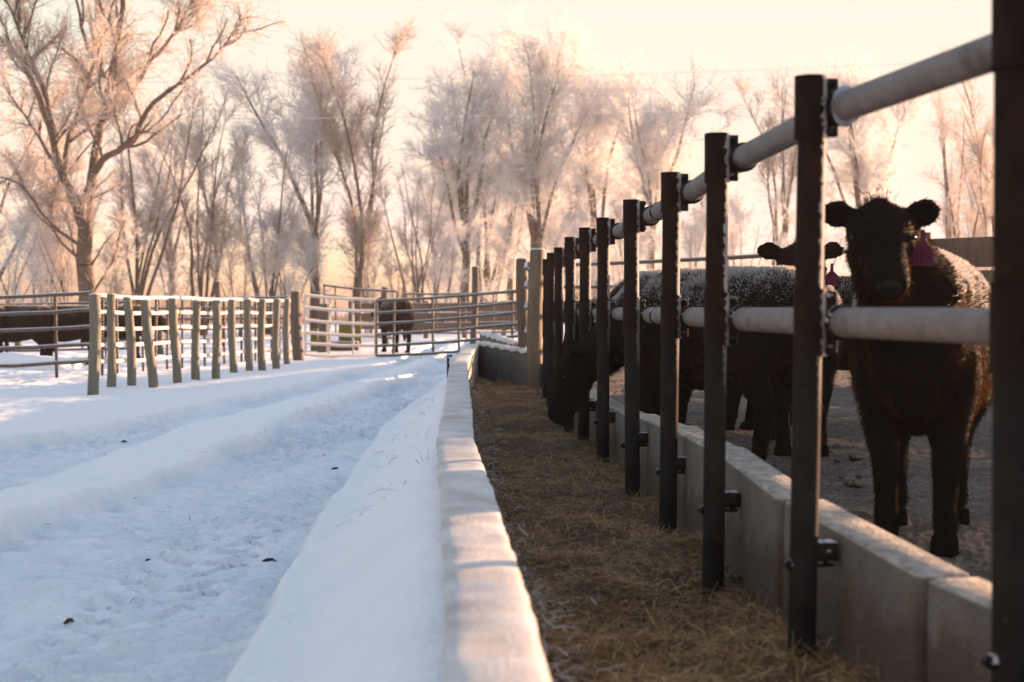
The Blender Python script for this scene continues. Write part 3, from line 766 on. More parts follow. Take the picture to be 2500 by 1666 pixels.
def plank_fence(label, A, B, boards, posts_t, zp, m, th=.04):
    o = empty("plank_fence", (0, 0, 0), label=label, cat="fence")
    A = Vector(A); B = Vector(B); t = (B - A).normalized(); ang = math.atan2(t.y, t.x); L = (B - A).length; c = (A + B) / 2
    for z0, z1 in boards:
        mb = MB(); mb.box((c.x, c.y, (z0 + z1) / 2), (L, th, z1 - z0), Matrix.Rotation(ang, 3, 'Z'), .006); mb.build("board", m, o)
    for q in posts_t:
        p = A.lerp(B, q); mb = MB(); mb.tube([(p.x + t.y * .10, p.y - t.x * .10, -.1), (p.x + t.y * .10, p.y - t.x * .10, zp)], [.085, .082], 12); mb.build("post", WOODB, o)
    return o
wb = plank_fence("brown plank windbreak fence with a round post at the right edge behind the frosted animal", (X(2195, 17.0), 17.0), (X(2900, 14.6), 14.6), [(.25, .53), (.55, .83), (.85, 1.13), (1.15, 1.42), (1.455, 1.80)], (.115, .45, .8), 1.87, PLANK)
shade_boards = plank_fence("", (X(2900, 14.6) + .02, 14.58), (14.2, 7.4), [(.25, .53), (.55, .83), (.85, 1.13), (1.15, 1.36), (1.38, 1.60)], (.02, .25, .5, .75, .98), 1.68, PLANK)
for ch in list(shade_boards.children): ch.parent = wb          # unseen boards added to shade the pen, joined to the plank fence
bpy.data.objects.remove(shade_boards)
plank_fence("far brown plank fence running behind the green gate", (X(860, 46), 46), (X(1330, 44), 44), [(.28, .50), (.56, .80), (.86, 1.12)], (.0, .2, .4, .6, .8, 1.0), 1.2, PLANK, .05)

plank_fence("low brown plank fence in the pen seen between the middle pipe posts", (.9, 20.2), (4.2, 33.0), [(.10, .38), (.41, .69), (.72, .98)], (.0, .2, .4, .6, .8, 1.0), 1.08, PLANK)
# yellow feeder behind the left gate
yf = empty("feeder", at(800, 862, 32.5), label="yellow sided feed trough standing in the snow behind the frosted gate", cat="feeder")
mb = MB(); mb.box((-.28, 0, .27), (.16, .5, .56), bev=.02); mb.build("end_panel", YELLOW, yf)
mb = MB(); mb.box((.50, .1, .42), (.52, .06, .46), bev=.02); mb.build("end_panel", YELLOW, yf)
mb = MB(); mb.box((.22, .1, .15), (1.0, .5, .24), bev=.05); mb.build("trough", PLANK, yf)

# ------------------------------------------------------------------ cattle
def eval_remesh(mb, vox, smooth_it=6):
    me = bpy.data.meshes.new("tmp"); me.from_pydata(mb.v, [], mb.f); me.update()
    bm = bmesh.new(); bm.from_mesh(me); bmesh.ops.recalc_face_normals(bm, faces=bm.faces); bm.to_mesh(me); bm.free()
    o = bpy.data.objects.new("tmp", me); COL.objects.link(o)
    r = o.modifiers.new("r", 'REMESH'); r.mode = 'VOXEL'; r.voxel_size = vox; r.use_smooth_shade = True
    s_ = o.modifiers.new("s", 'SMOOTH'); s_.factor = .5; s_.iterations = smooth_it
    dg = bpy.context.evaluated_depsgraph_get(); dg.update()
    out = bpy.data.meshes.new_from_object(o.evaluated_get(dg))
    bpy.data.objects.remove(o); bpy.data.meshes.remove(me)
    return out

def sample_surface(me, n, rng):
    me.calc_loop_triangles()
    nv = len(me.vertices); co = np.empty(nv * 3, np.float32); me.vertices.foreach_get("co", co); co = co.reshape(-1, 3)
    nt = len(me.loop_triangles); tr = np.empty(nt * 3, np.int32); me.loop_triangles.foreach_get("vertices", tr); tr = tr.reshape(-1, 3)
    vn = np.empty(nv * 3, np.float32); me.vertices.foreach_get("normal", vn); vn = vn.reshape(-1, 3)
    a, b, c = co[tr[:, 0]], co[tr[:, 1]], co[tr[:, 2]]
    ar = np.linalg.norm(np.cross(b - a, c - a), axis=1); cum = np.cumsum(ar); cum /= cum[-1]
    i = np.searchsorted(cum, rng.uniform(0, 1, n)).clip(0, nt - 1)
    r1 = np.sqrt(rng.uniform(0, 1, n))[:, None]; r2 = rng.uniform(0, 1, n)[:, None]
    P = a[i] * (1 - r1) + b[i] * r1 * (1 - r2) + c[i] * r1 * r2
    N = vn[tr[i, 0]]; N = N / np.maximum(np.linalg.norm(N, axis=1), 1e-6)[:, None]
    return P, N

def spikes(name, m, P, N, L, w, flow, stand, rng, parent):
    n = len(P)
    dirv = N * stand + flow + rng.normal(0, .22, (n, 3)); dirv /= np.linalg.norm(dirv, axis=1)[:, None]
    side = np.cross(dirv, rng.normal(0, 1, (n, 3))); side /= np.linalg.norm(side, axis=1)[:, None]
    mid = P + dirv * (L * .55)[:, None]; tip = P + dirv * L[:, None] + flow * (L * .35)[:, None]
    b0 = P - side * w[:, None] - N * .004; b1 = P + side * w[:, None] - N * .004
    m0 = mid - side * (w * .7)[:, None]; m1 = mid + side * (w * .7)[:, None]
    t0 = tip - side * (w * .12)[:, None]; t1 = tip + side * (w * .12)[:, None]
    V = np.stack([b0, b1, m0, m1, t0, t1], 1).reshape(-1, 3)
    b = (np.arange(n) * 6)[:, None]
    Fq = (b + np.array([[0, 1, 3, 2, 2, 3, 5, 4]])).reshape(-1, 4)
    return np_mesh(name, V, Fq, m, parent)

def V3(*a): return Vector(a)
def leg_pts(mb, pts, rad, n=14, sq=.85):
    rings = []
    for p, r in zip(pts, rad):
        rings.append((p, V3(r, 0, 0), V3(0, r * sq, 0)))
    mb.loft(rings, n)

def make_cow(name, label, group, loc, rz, s=1.0, head_c=(.80, 0, 1.13), head_dir=(.78, .1, -.62), vox=.014, hair=26000, rime=9000, tagside=None, rear_leg=(0, 0), front_leg=(0, 0), mark=None, ear_up=.15, roll=0, hs=1.0):
    """local frame: +X forward, +Y left, origin on the ground between the legs"""
    rng = np.random.default_rng(abs(hash(label)) % 1000 if False else len(label) * 7 + int(hair))
    root = empty(name, loc, rz, label, "cow", group)
    root.scale = (s, s, s)
    mb = MB()
    body = [(-.665, .90, .06, .08), (-.64, .885, .15, .17), (-.56, .86, .225, .245), (-.42, .825, .27, .285), (-.22, .785, .295, .325), (.02, .765, .305, .345), (.24, .765, .262, .35), (.38, .775, .228, .335), (.50, .78, .175, .27), (.575, .77, .11, .16), (.60, .77, .05, .08)]
    mb.loft([(V3(x, 0, z), V3(0, ry, 0), V3(0, 0, rz_)) for x, z, ry, rz_ in body], 24)
    # neck
    hc = Vector(head_c); hd = Vector(head_dir).normalized()
    up = Vector((0, 0, 1)); side = up.cross(hd).normalized()
    hd0 = hd.copy()
    if roll: side = Matrix.Rotation(roll, 3, hd) @ side
    hup = hd.cross(side).normalized()
    hd, side, hup = hd * hs, side * hs, hup * hs
    poll = hc - hd * .13
    n0 = V3(.30, 0, .86); n1 = V3(.47, 0, .90)
    nx = (poll - n1).normalized(); ns = Vector((0, 0, 1)).cross(nx).normalized() if abs(nx.z) < .98 else V3(0, 1, 0); nu = nx.cross(ns)
    nc = poll - hup * .06 + hd * .04
    m1 = n1.lerp(nc, .45)
    mb.loft([(n0, V3(0, .20, 0), V3(-.08, 0, .24)), (n1, ns * .185, nu * .225), (m1, ns * .145, nu * .185), (nc, ns * .115, nu * .145)], 18)
    # head
    H = [(-.155, .075, .055, .0), (-.12, .12, .09, .0), (-.05, .140, .118, -.005), (.03, .142, .13, -.015), (.09, .128, .126, -.022), (.15, .108, .112, -.03), (.21, .094, .096, -.034), (.265, .094, .086, -.036), (.31, .090, .078, -.038), (.34, .070, .062, -.038), (.353, .035, .033, -.038)]
    mb.loft([(hc + hd * a_ + hup * o_, side * w_, hup * h_) for a_, w_, h_, o_ in H], 20)
    # jaw / cheeks, brows
    for sg in (1, -1):
        mb.loft([(hc + hd * (-.06) + side * sg * .07 - hup * .07, side * .03, hup * .04), (hc + hd * .02 + side * sg * .075 - hup * .085, side * .045, hup * .06), (hc + hd * .12 + side * sg * .05 - hup * .085, side * .035, hup * .045)], 10)
        mb.loft([(hc + hd * .005 + side * sg * .085 + hup * .05, side * .02, hup * .02), (hc + hd * .045 + side * sg * .095 + hup * .048, side * .028, hup * .024), (hc + hd * .09 + side * sg * .098 + hup * .035, side * .015, hup * .015)], 8)
        # ears: a cupped leaf out sideways
        eb = hc - hd * .085 + side * sg * .098 + hup * .035
        ed = (side * sg * 1.0 - hd * .22 + hup * ear_up).normalized() * hs * .9
        ew = (hd * -.25 + hup * .97); ew = (ew - ed * ew.dot(ed) / hs ** 2).normalized() * hs; et = ed.cross(ew) / hs
        E = [(.0, .026, .022), (.035, .044, .022), (.075, .063, .018), (.115, .066, .015), (.15, .052, .013), (.175, .030, .010), (.187, .011, .006)]
        mb.loft([(eb + ed * a_ - ew * .10 * a_ - et * sg * 0, ew * w_, et * t_) for a_, w_, t_ in E], 12)
    # poll tuft base
    mb.loft([(poll + hup * .0 - hd * .01, side * .06, hd * .05), (poll + hup * .07 + hd * .01, side * .055, hd * .045), (poll + hup * .10 + hd * .015, side * .03, hd * .02)], 10)
    # legs
    for k, sg in enumerate((1, -1)):
        o = front_leg[k]
        leg_pts(mb, [V3(.34, sg * .13, .80), V3(.36, sg * .150, .62), V3(.36 + o * .4, sg * .135, .48), V3(.385 + o * .8, sg * .118, .345), V3(.392 + o * .85, sg * .113, .30), V3(.388 + o, sg * .11, .19), V3(.392 + o, sg * .11, .115), V3(.41 + o, sg * .11, .06), V3(.425 + o, sg * .11, .0)],
                [.12, .112, .088, .070, .064, .051, .056, .053, .062])
        o = rear_leg[k]
        leg_pts(mb, [V3(-.43, sg * .15, .88), V3(-.42, sg * .175, .68), V3(-.40 + o * .3, sg * .165, .52), V3(-.49 + o * .7, sg * .14, .40), V3(-.53 + o * .9, sg * .13, .34), V3(-.505 + o, sg * .128, .20), V3(-.495 + o, sg * .128, .115), V3(-.475 + o, sg * .128, .06), V3(-.46 + o, sg * .128, .0)],
                [.15, .165, .125, .085, .068, .052, .056, .052, .06], sq=.8)
    # brisket, belly fluff
    mb.loft([(V3(.18, 0, .48), V3(0, .10, 0), V3(0, 0, .04)), (V3(.40, 0, .53), V3(0, .11, 0), V3(0, 0, .08)), (V3(.56, 0, .62), V3(0, .09, 0), V3(0, 0, .12)), (V3(.60, 0, .70), V3(0, .05, 0), V3(0, 0, .06))], 12)
    me = eval_remesh(mb, vox); me.name = "body"; me.materials.clear(); me.materials.append(FUR)
    # lumps of winter coat
    bo = bpy.data.objects.new("body", me); COL.objects.link(bo); bo.parent = root
    nv = len(me.vertices); co = np.empty(nv * 3, np.float32); me.vertices.foreach_get("co", co); co = co.reshape(-1, 3)
    vn = np.empty(nv * 3, np.float32); me.vertices.foreach_get("normal", vn); vn = vn.reshape(-1, 3)
    co += vn * (.006 * fbm(co[:, 0] * 14 + co[:, 1] * 9, co[:, 2] * 14 - co[:, 1] * 7, 5, 3))[:, None]
    me.vertices.foreach_set("co", co.astype(np.float32).ravel()); me.update()
    # hooves
    for k, sg in enumerate((1, -1)):
        for hx, o, y in ((.425, front_leg[k], .11), (-.46, rear_leg[k], .128)):
            m2 = MB()
            for q in (-1, 1):
                c = V3(hx + o + .012, sg * y + q * .027, 0)
                m2.loft([(c + V3(-.012, 0, .06), V3(.034, 0, 0), V3(0, .022, 0)), (c + V3(-.004, 0, .03), V3(.046, 0, 0), V3(0, .026, 0)), (c + V3(.002, 0, -.005), V3(.053, 0, 0), V3(0, .028, 0))], 12)
            m2.build("hoof", HOOF, root)
    # tail
    m2 = MB(); m2.tube([V3(-.62, 0, 1.02), V3(-.69, 0, .97), V3(-.715, .01, .80), V3(-.70, .015, .60), V3(-.69, .015, .46)], [.035, .028, .02, .018, .03], 10)
    m2.tube([V3(-.69, .015, .50), V3(-.695, .015, .36), V3(-.70, .02, .24)], [.03, .045, .012], 10); m2.build("tail", FUR, root)
    # eyes, nose
    for sg in (1, -1):
        m2 = MB(); c = hc + hd * .055 + side * sg * .122 + hup * .026
        m2.loft([(c - hd * .019, side * .004, hup * .003), (c - hd * .012, side * .012, hup * .011), (c, side * .016, hup * .015), (c + hd * .012, side * .012, hup * .011), (c + hd * .019, side * .004, hup * .003)], 10); m2.build("eye", EYEM, root)
    m2 = MB(); c = hc + hd * .340 - hup * .026
    m2.loft([(c - hd * .045 + hup * .008, side * .066, hup * .050), (c - hd * .005, side * .062, hup * .045), (c + hd * .014 - hup * .004, side * .045, hup * .033), (c + hd * .019 - hup * .006, side * .02, hup * .015)], 18); ns_ = m2.build("nose", NOSE, root)
    m2 = MB()
    for sg in (1, -1):
        q = c + side * sg * .036 + hd * .008 + hup * .006
        m2.loft([(q - hd * .02, side * .014, hup * .010), (q + hd * .004, side * .012, hup * .008)], 10)
    m2.build("nostril", INK, ns_)
    # hair coat
    if hair:
        P, N = sample_surface(me, hair, rng)
        d2h = np.linalg.norm(P - np.array(hc + hd * .05), axis=1) / hs
        headm = d2h < .27
        nosem = np.linalg.norm(P - np.array(hc + hd * .37), axis=1) < .075
        low = P[:, 2] < .08
        flow = np.tile(np.array([-.45, 0, -.55]), (len(P), 1))
        flow[headm] = np.array(hd) * .55
        L = rng.uniform(.010, .024, len(P)) * (1 - .45 * headm) * np.where(P[:, 2] < .45, .55, 1)
        k = ~(nosem | low)
        P, N, flow, L = P[k], N[k], flow[k], L[k]
        W = rng.uniform(.0008, .0016, len(P))
        hm = headm[k]; sdv = np.array(side) / hs
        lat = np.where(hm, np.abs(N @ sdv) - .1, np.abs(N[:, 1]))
        fl = (lat > .72 + .2 * rng.normal(0, 1, len(P))) & (P[:, 2] > .5) & (rng.uniform(0, 1, len(P)) < .8)  # flank and cheek hairs that get the sunlit brown, both sides alike
        spikes("coat", COAT, P[~fl], N[~fl], L[~fl], W[~fl], flow[~fl], .75, rng, root)
        spikes("sunlit_flank_coat", SUN_FLANK, P[fl], N[fl], L[fl] * 1.1, W[fl], flow[fl], .75, rng, root)
        # curly topknot
        q = np.array(poll + hup * .07); n = 420
        Pn = q - np.array(hup) * .03 + rng.normal(0, .026, (n, 3)); Nn = np.tile(np.array(hup), (n, 1)) + rng.normal(0, .5, (n, 3))
        spikes("topknot", COAT, Pn, Nn, rng.uniform(.02, .05, n), rng.uniform(.0012, .0022, n), rng.normal(0, .5, (n, 3)), .6, rng, root)
    if rime:
        P, N = sample_surface(me, rime * 13, rng)
        headm = np.linalg.norm(P - np.array(hc), axis=1) < .34
        dens = (sstep(.35, .85, N[:, 2]) + .30 * sstep(.0, .45, N[:, 2])) * (P[:, 2] > .80) * (~headm)
        dens = dens * np.clip(.6 + 1.5 * fbm(P[:, 0] * 9, P[:, 1] * 9, 6, 4, .65), .22, 1)
        k = rng.uniform(0, 1, len(P)) < dens; P, N = P[k], N[k]
        n = len(P)
        spikes("rime", RIME, P + N * rng.uniform(.006, .018, n)[:, None], N, rng.uniform(.005, .014, n), rng.uniform(.0008, .0020, n), np.tile(np.array([-.35, 0, -.1]), (n, 1)), .8, rng, root)
    if tagside:
        sg = tagside
        ed = (side * sg - hd * .22 + hup * ear_up).normalized()
        e = hc - hd * .06 + side * sg * .165 + hup * .025 + hd * .06
        # hangs straight down in the world frame, facing where the head faces
        f = Vector((hd0.x, hd0.y, 0)).normalized(); w = Vector((0, 0, 1)).cross(f)
        top = e + f * .035
        prof = [(-.007, .0), (.007, .0), (.010, -.045), (.022, -.055), (.034, -.068), (.040, -.125), (-.040, -.125), (-.034, -.068), (-.022, -.055), (-.010, -.045)]
        m2 = MB(); nP = len(prof)
        m2.add([top + w * a_ + V3(0, 0, b_) for a_, b_ in prof] + [top + w * a_ + V3(0, 0, b_) - f * .003 for a_, b_ in prof],
               [tuple(range(nP)), tuple(reversed(range(nP, 2 * nP)))] + [(i, (i + 1) % nP + 0, (i + 1) % nP + nP, i + nP) for i in range(nP)])
        bmt = m2.build("ear_tag", TAG, root, False)
        if mark:
            m2 = MB()
            for (x0, y0, x1, y1) in mark:
                a_ = top + w * x0 + V3(0, 0, y0) + f * .002; b_ = top + w * x1 + V3(0, 0, y1) + f * .002
                m2.tube([a_, b_], [.0026, .0026], 6)
            m2.build("number", INK, bmt)
    return root

grpC = "black cattle in the pen behind the pipe fence"
# strokes as they can be made out on the tag: two uprights and a 4
MARK = [(.017, -.068, .017, -.118), (.002, -.068, .002, -.118), (-.020, -.066, -.020, -.118), (-.008, -.068, -.010, -.095), (-.008, -.095, -.030, -.095)]
hd_w = Vector((-.10, -.82, -.56))
def world_to_local(v, rz): return Matrix.Rotation(-rz, 3, 'Z') @ Vector(v)
rzA = math.atan2(-.94, -.33)
locA = (1.625, 5.62, .10)
hA = world_to_local(Vector((1.285, 4.98, 1.25)) - Vector(locA), rzA)
cowA = make_cow("cow", "black shaggy animal facing the camera with a pink ear tag and frosted back", grpC, locA, rzA, 1.0, hA, world_to_local(hd_w, rzA), .011, 60000, 12000, tagside=1, mark=[(-a, b, -c, d_) for a, b, c, d_ in MARK], rear_leg=(.10, .20), ear_up=.22, roll=0, hs=.86)
cowA.scale = (1, .95, 1)
# feeding animal, side on
rzB = math.atan2(.76, -.65); locB = (1.16, 8.15, .10)
hB = world_to_local(Vector((.395, 9.02, .60)) - Vector(locB), rzB) / 1.0
make_cow("cow", "black animal with a frosted back and its head down through the fence eating hay", grpC, locB, rzB, 1.0, hB, world_to_local((-.42, .05, -.9), rzB), .014, 34000, 16000, rear_leg=(.05, -.08))
# behind it, facing the camera
rzC = math.atan2(-1, -.12); locC = (1.81, 9.05, .10)
hC = world_to_local(Vector((1.69, 8.30, 1.232)) - Vector(locC), rzC)
make_cow("cow", "black animal facing the camera, half hidden behind the feeding one, with a pink tag", grpC, locC, rzC, 1.0, hC, world_to_local((-.05, -.8, -.6), rzC), .016, 16000, 4000, tagside=1, ear_up=.22)
# one more at the fence further on
rzD = math.atan2(.70, -.71); locD = (1.30, 10.6, .10)
hD = world_to_local(Vector((.55, 11.3, .75)) - Vector(locD), rzD)
cowD = make_cow("cow", "dark animal feeding farther along the fence behind the frosted back of another", grpC, locD, rzD, 1.02, hD, world_to_local((-.4, .1, -.9), rzD), .02, 6000, 4000)
copy_tree(cowD, loc=(2.55, 10.6, .10), rz=R(150), label="black animal deep in the pen, glimpsed between the second nearest post and the facing animal")
# cattle in the left pens and at the gate
hs = Vector((.86, .05, .80))
far = make_cow("cow", "black animal with a frosted back at the far left edge behind the dark panels", "black cattle in the left pens", (X(40, 24.6), 24.6, .0), math.pi + .08, .92, hs, (.75, .1, -.65), .024, 0, 5000)
copy_tree(far, loc=(X(165, 24.9), 24.9, 0), rz=math.pi - .1, label="black animal behind the upright of the dark panel, left of the thickest wooden post")
copy_tree(far, loc=(X(-75, 24.3), 24.3, 0), rz=math.pi + .02, label="black animal cut off by the left edge of the picture behind the panels")
copy_tree(far, loc=(X(285, 27.0), 27.0, 0), rz=.1, label="black animal seen between the second and third wooden posts of the row")
gcow = make_cow("cow", "brown black animal standing tail on behind the gates with frost on its back", "black cattle in the left pens", (X(962, 31), 31.3, .0), R(112), 1.06, (.80, .1, 1.0), (.8, .2, -.6), .024, 0, 3000)

# ------------------------------------------------------------------ clods and litter
def lump(name, m, loc, sx, sy, sz, seed, label, cat, group):
    bm = bmesh.new(); bmesh.ops.create_icosphere(bm, subdivisions=3, radius=1)
    rg = np.random.default_rng(seed)
    for v in bm.verts:
        k = 1 + .35 * float(fbm(np.array([v.co.x * 1.8 + seed]), np.array([v.co.y * 1.8 + v.co.z * 2.1]), seed, 3)[0])
        v.co = Vector((v.co.x * sx * k, v.co.y * sy * k, v.co.z * sz * k))
    me = bpy.data.meshes.new(name); bm.to_mesh(me); bm.free(); me.materials.append(m)
    me.polygons.foreach_set("use_smooth", [True] * len(me.polygons))
    o = bpy.data.objects.new(name, me); COL.objects.link(o); o.location = loc
    return tag(o, label, cat, group)
for i, (px, py, w, lab) in enumerate([(2085, 1190, 24, "largest dark mud clod, flat, on the frozen pen floor left of the standing animal"), (2100, 1170, 10, "small dark clod just above the largest clod on the pen floor"), (2056, 1174, 8, "tiny clod left of the largest clod on the pen floor"),
                                 (2090, 1124, 16, "mound of dark mud farther back on the pen floor"), (2048, 1132, 11, "low dark clod left of the mud mound on the pen floor"), (2350, 1217, 20, "dark clod right of the standing animal's front leg"),
                                 (2350, 1245, 13, "dark clod nearest the camera right of the standing animal"), (2222, 1225, 8, "small clod between the front legs of the standing animal"), (2215, 1203, 9, "upper small clod between the front legs of the standing animal"), (2360, 1140, 9, "small clod beyond the hind leg at the right")]):
    d = .9 * F / (py - YH)
    r = w / F * d
    lump("mud_clod", m_mud() if i == 0 else bpy.data.materials["frozen_mud.001"], (X(px, d), d, .115), r, r * 1.2, r * .45, i + 2, lab, "clod", "mud clods on the pen floor")
DEB = m_plain("dark_litter", (.045, .032, .026), .9)
for i, (px, py, w, lab) in enumerate([(655, 1371, 24, "longest dark stick lying across the near wheel track"), (163, 1515, 12, "dark scrap of dung at the bottom left of the snowy road"), (356, 1365, 8, "small dark scrap left of the longest stick on the road"),
                                 (302, 1083, 9, "dark scrap in the left wheel track"), (745, 1112, 6, "small dark scrap in the middle of the near wheel track"), (765, 1268, 6, "small dark scrap at the right edge of the near track"), (818, 1148, 14, "thin twig at the right edge of the track beside the drift"), (462, 1020, 8, "tiny dark scrap far along the left wheel track")]):
    d = 1.07 * F / (py - YH); r = .75 * w / F * d
    x = X(px, d); z = float(snow_h(np.array([x]), np.array([d]))[0])
    mb = MB(); rg = random.Random(i)
    mb.tube([(-r, rg.uniform(-.02, .02), .004), (-r * .3, 0, .012), (r * .4, rg.uniform(-.01, .02), .012), (r, rg.uniform(-.02, .02), .006)], [.004, .008, .006, .002], 7)
    o = mb.build("litter", DEB); o.location = (x, d, z + .004)
    tag(o, lab, "litter", "dark litter on the snowy road")
n = 700
dd = rng.uniform(5, 17, n); tt = rng.uniform(0, 1, n); xx = -2.0 + tt * 1.1 + .3 * rng.normal(0, 1, n)
k = fbm(xx * 1.2, dd * .8, 101, 2) > .22; dd, xx = dd[k], xx[k]
o = strands("straw", DEB, xx, dd, snow_h(xx, dd) + .006, rng.uniform(.02, .09, len(xx)), rng.uniform(.001, .0028, len(xx)), rng, .05)
tag(o, "thin straw scraps scattered over the wheel tracks in the snow", "straw", kind="stuff")
n = 60
dd = rng.uniform(6, 12, n); xx = bunk_x(dd) - .2 - rng.uniform(0, .35, n)
o = strands("dry_grass", DEB, xx, dd, snow_h(xx, dd) - .002, rng.uniform(.05, .16, n), rng.uniform(.0008, .0016, n), rng, .5)
tag(o, "dry grass stems poking out of the drift beside the bunk wall", "grass", kind="stuff")

# ------------------------------------------------------------------ trees
def segs_mesh(name, P0, P1, R0, R1, sides, m, parent):
    D = P1 - P0; L = np.linalg.norm(D, axis=1); D = D / np.maximum(L, 1e-6)[:, None]
    ref = np.where(np.abs(D[:, 2:3]) < .9, np.array([[0, 0, 1.]]), np.array([[0, 1., 0]]))
    U = np.cross(D, ref); U /= np.linalg.norm(U, axis=1)[:, None]; W = np.cross(D, U)
    n = len(P0); V = []
    for P, R_ in ((P0, R0), (P1, R1)):
        for k in range(sides):
            a = 2 * math.pi * k / sides
            V.append(P + (U * math.cos(a) + W * math.sin(a)) * R_[:, None])
    V = np.stack(V, 1).reshape(-1, 3); b = (np.arange(n) * 2 * sides)[:, None]
    q = np.array([[k, (k + 1) % sides, sides + (k + 1) % sides, sides + k] for k in range(sides)]).reshape(1, -1)
    return np_mesh(name, V, (b + q).reshape(-1, 4), m, parent, smooth=sides > 4)

def spawn(par, n, L, ang, k, r, rng, up=.25, wob=.18, tmin=0.0, rfac=None, clump=0.0):
    """par = (P0,P1,R0,R1,T) arrays, T = position along the parent limb 0..1; returns child segment arrays"""
    P0, P1, R0, R1, T = par
    ln = np.linalg.norm(P1 - P0, axis=1) * np.where(T >= tmin, .35 + T, 0)
    if clump: ln = ln * np.exp(clump * 2.2 * vnoise((P0[:, 0] + .6 * P0[:, 1]) * .75 + 31, (P0[:, 2] + .4 * P0[:, 1]) * .75, 17))
    cum = np.cumsum(ln); cum /= cum[-1]
    i = np.searchsorted(cum, rng.uniform(0, 1, n)).clip(0, len(P0) - 1); f = rng.uniform(0, 1, n)[:, None]
    S_ = P0[i] * (1 - f) + P1[i] * f; D = P1[i] - P0[i]; D /= np.maximum(np.linalg.norm(D, axis=1), 1e-6)[:, None]
    rd = rng.normal(0, 1, (n, 3)); rd -= D * (rd * D).sum(1)[:, None]; rd /= np.linalg.norm(rd, axis=1)[:, None]
    a = R(1) * rng.normal(ang, ang * .25, n)[:, None]
    d = D * np.cos(a) + rd * np.sin(a); d[:, 2] += up * rng.uniform(.2, 1, n)
    d /= np.linalg.norm(d, axis=1)[:, None]
    Lr = L * rng.uniform(.45, 1.25, n) * (1.15 - .5 * T[i])
    rad = np.minimum(r * rng.uniform(.7, 1.2, n), R0[i] * .8) if rfac is None else R0[i] * rfac
    out = [[], [], [], [], []]; p = S_
    for j in range(k):
        d = d + rng.normal(0, wob, (n, 3)); d[:, 2] += up * .25; d /= np.linalg.norm(d, axis=1)[:, None]
        p2 = p + d * (Lr / k)[:, None]
        out[0].append(p); out[1].append(p2); out[2].append(rad * (1 - .55 * j / k)); out[3].append(rad * (1 - .55 * (j + 1) / k)); out[4].append(np.full(n, (j + .5) / k))
        p = p2
    return tuple(np.concatenate(q) for q in out)

def poly_segs(polys):
    out = [[], [], [], [], []]
    for pts, r0, r1 in polys:
        pts = [Vector(p) for p in pts]; m_ = len(pts) - 1
        for j in range(m_):
            out[0].append(pts[j]); out[1].append(pts[j + 1]); out[2].append(r0 + (r1 - r0) * j / m_); out[3].append(r0 + (r1 - r0) * (j + 1) / m_); out[4].append((j + .5) / m_)
    return tuple(np.array(q, dtype=float) for q in out)
def smooth_poly(pts, rg, sub=4, jit=.03):
    pts = [Vector(p) for p in pts]; out = []
    for i in range(len(pts) - 1):
        p0 = pts[max(i - 1, 0)]; p1 = pts[i]; p2 = pts[i + 1]; p3 = pts[min(i + 2, len(pts) - 1)]
        for s_ in range(sub):
            t = s_ / sub
            out.append(.5 * ((2 * p1) + (p2 - p0) * t + (2 * p0 - 5 * p1 + 4 * p2 - p3) * t * t + (3 * p1 - p0 - 3 * p2 + p3) * t ** 3) + Vector((rg.gauss(0, jit), rg.gauss(0, jit), 0)))
    out.append(pts[-1]); return out

def finish_tree(name, label, group, loc, polys, seed, H, nb, nt, ntw, mt, Lb=.16, Lt=.075, Lw=.042, up=.25, tw_r=.0075, ang=42, tmin=.22, cat="tree"):
    rng = np.random.default_rng(seed)
    root = empty(name, loc, 0, label, cat, group)
    limbs = poly_segs(polys)
    br = spawn(limbs, nb, H * Lb, ang, 6, .055 * H / 14, rng, up, .16, tmin)
    bt = spawn(br, nt, H * Lt, 42, 4, .020 * H / 14, rng, up * .8, .2, clump=.28)
    allp = tuple(np.concatenate([a, b]) for a, b in zip(bt, br))
    tw = spawn(allp, int(ntw * (1.2 if mt is TWIG_W else .92)), H * Lw, 48, 2, tw_r * 1.3, rng, up * .4, .3, clump=.25 if mt is TWIG_W else .2)
    if mt is TWIG_B and nb > 100:
        big = tuple(np.concatenate([a, b]) for a, b in zip(limbs, br))
    else:
        big = limbs; bt = tuple(np.concatenate([a, b]) for a, b in zip((br[0], br[1], br[2] * .55, br[3] * .55, br[4]), bt))
    segs_mesh("trunk", big[0], big[1], big[2], big[3], 7, BARK, root)
    c = tuple(np.concatenate([a, b]) for a, b in zip(bt, tw))
    segs_mesh("crown", c[0], c[1], np.maximum(c[2], tw_r), np.maximum(c[3], tw_r * .7), 3, mt, root)
    return root

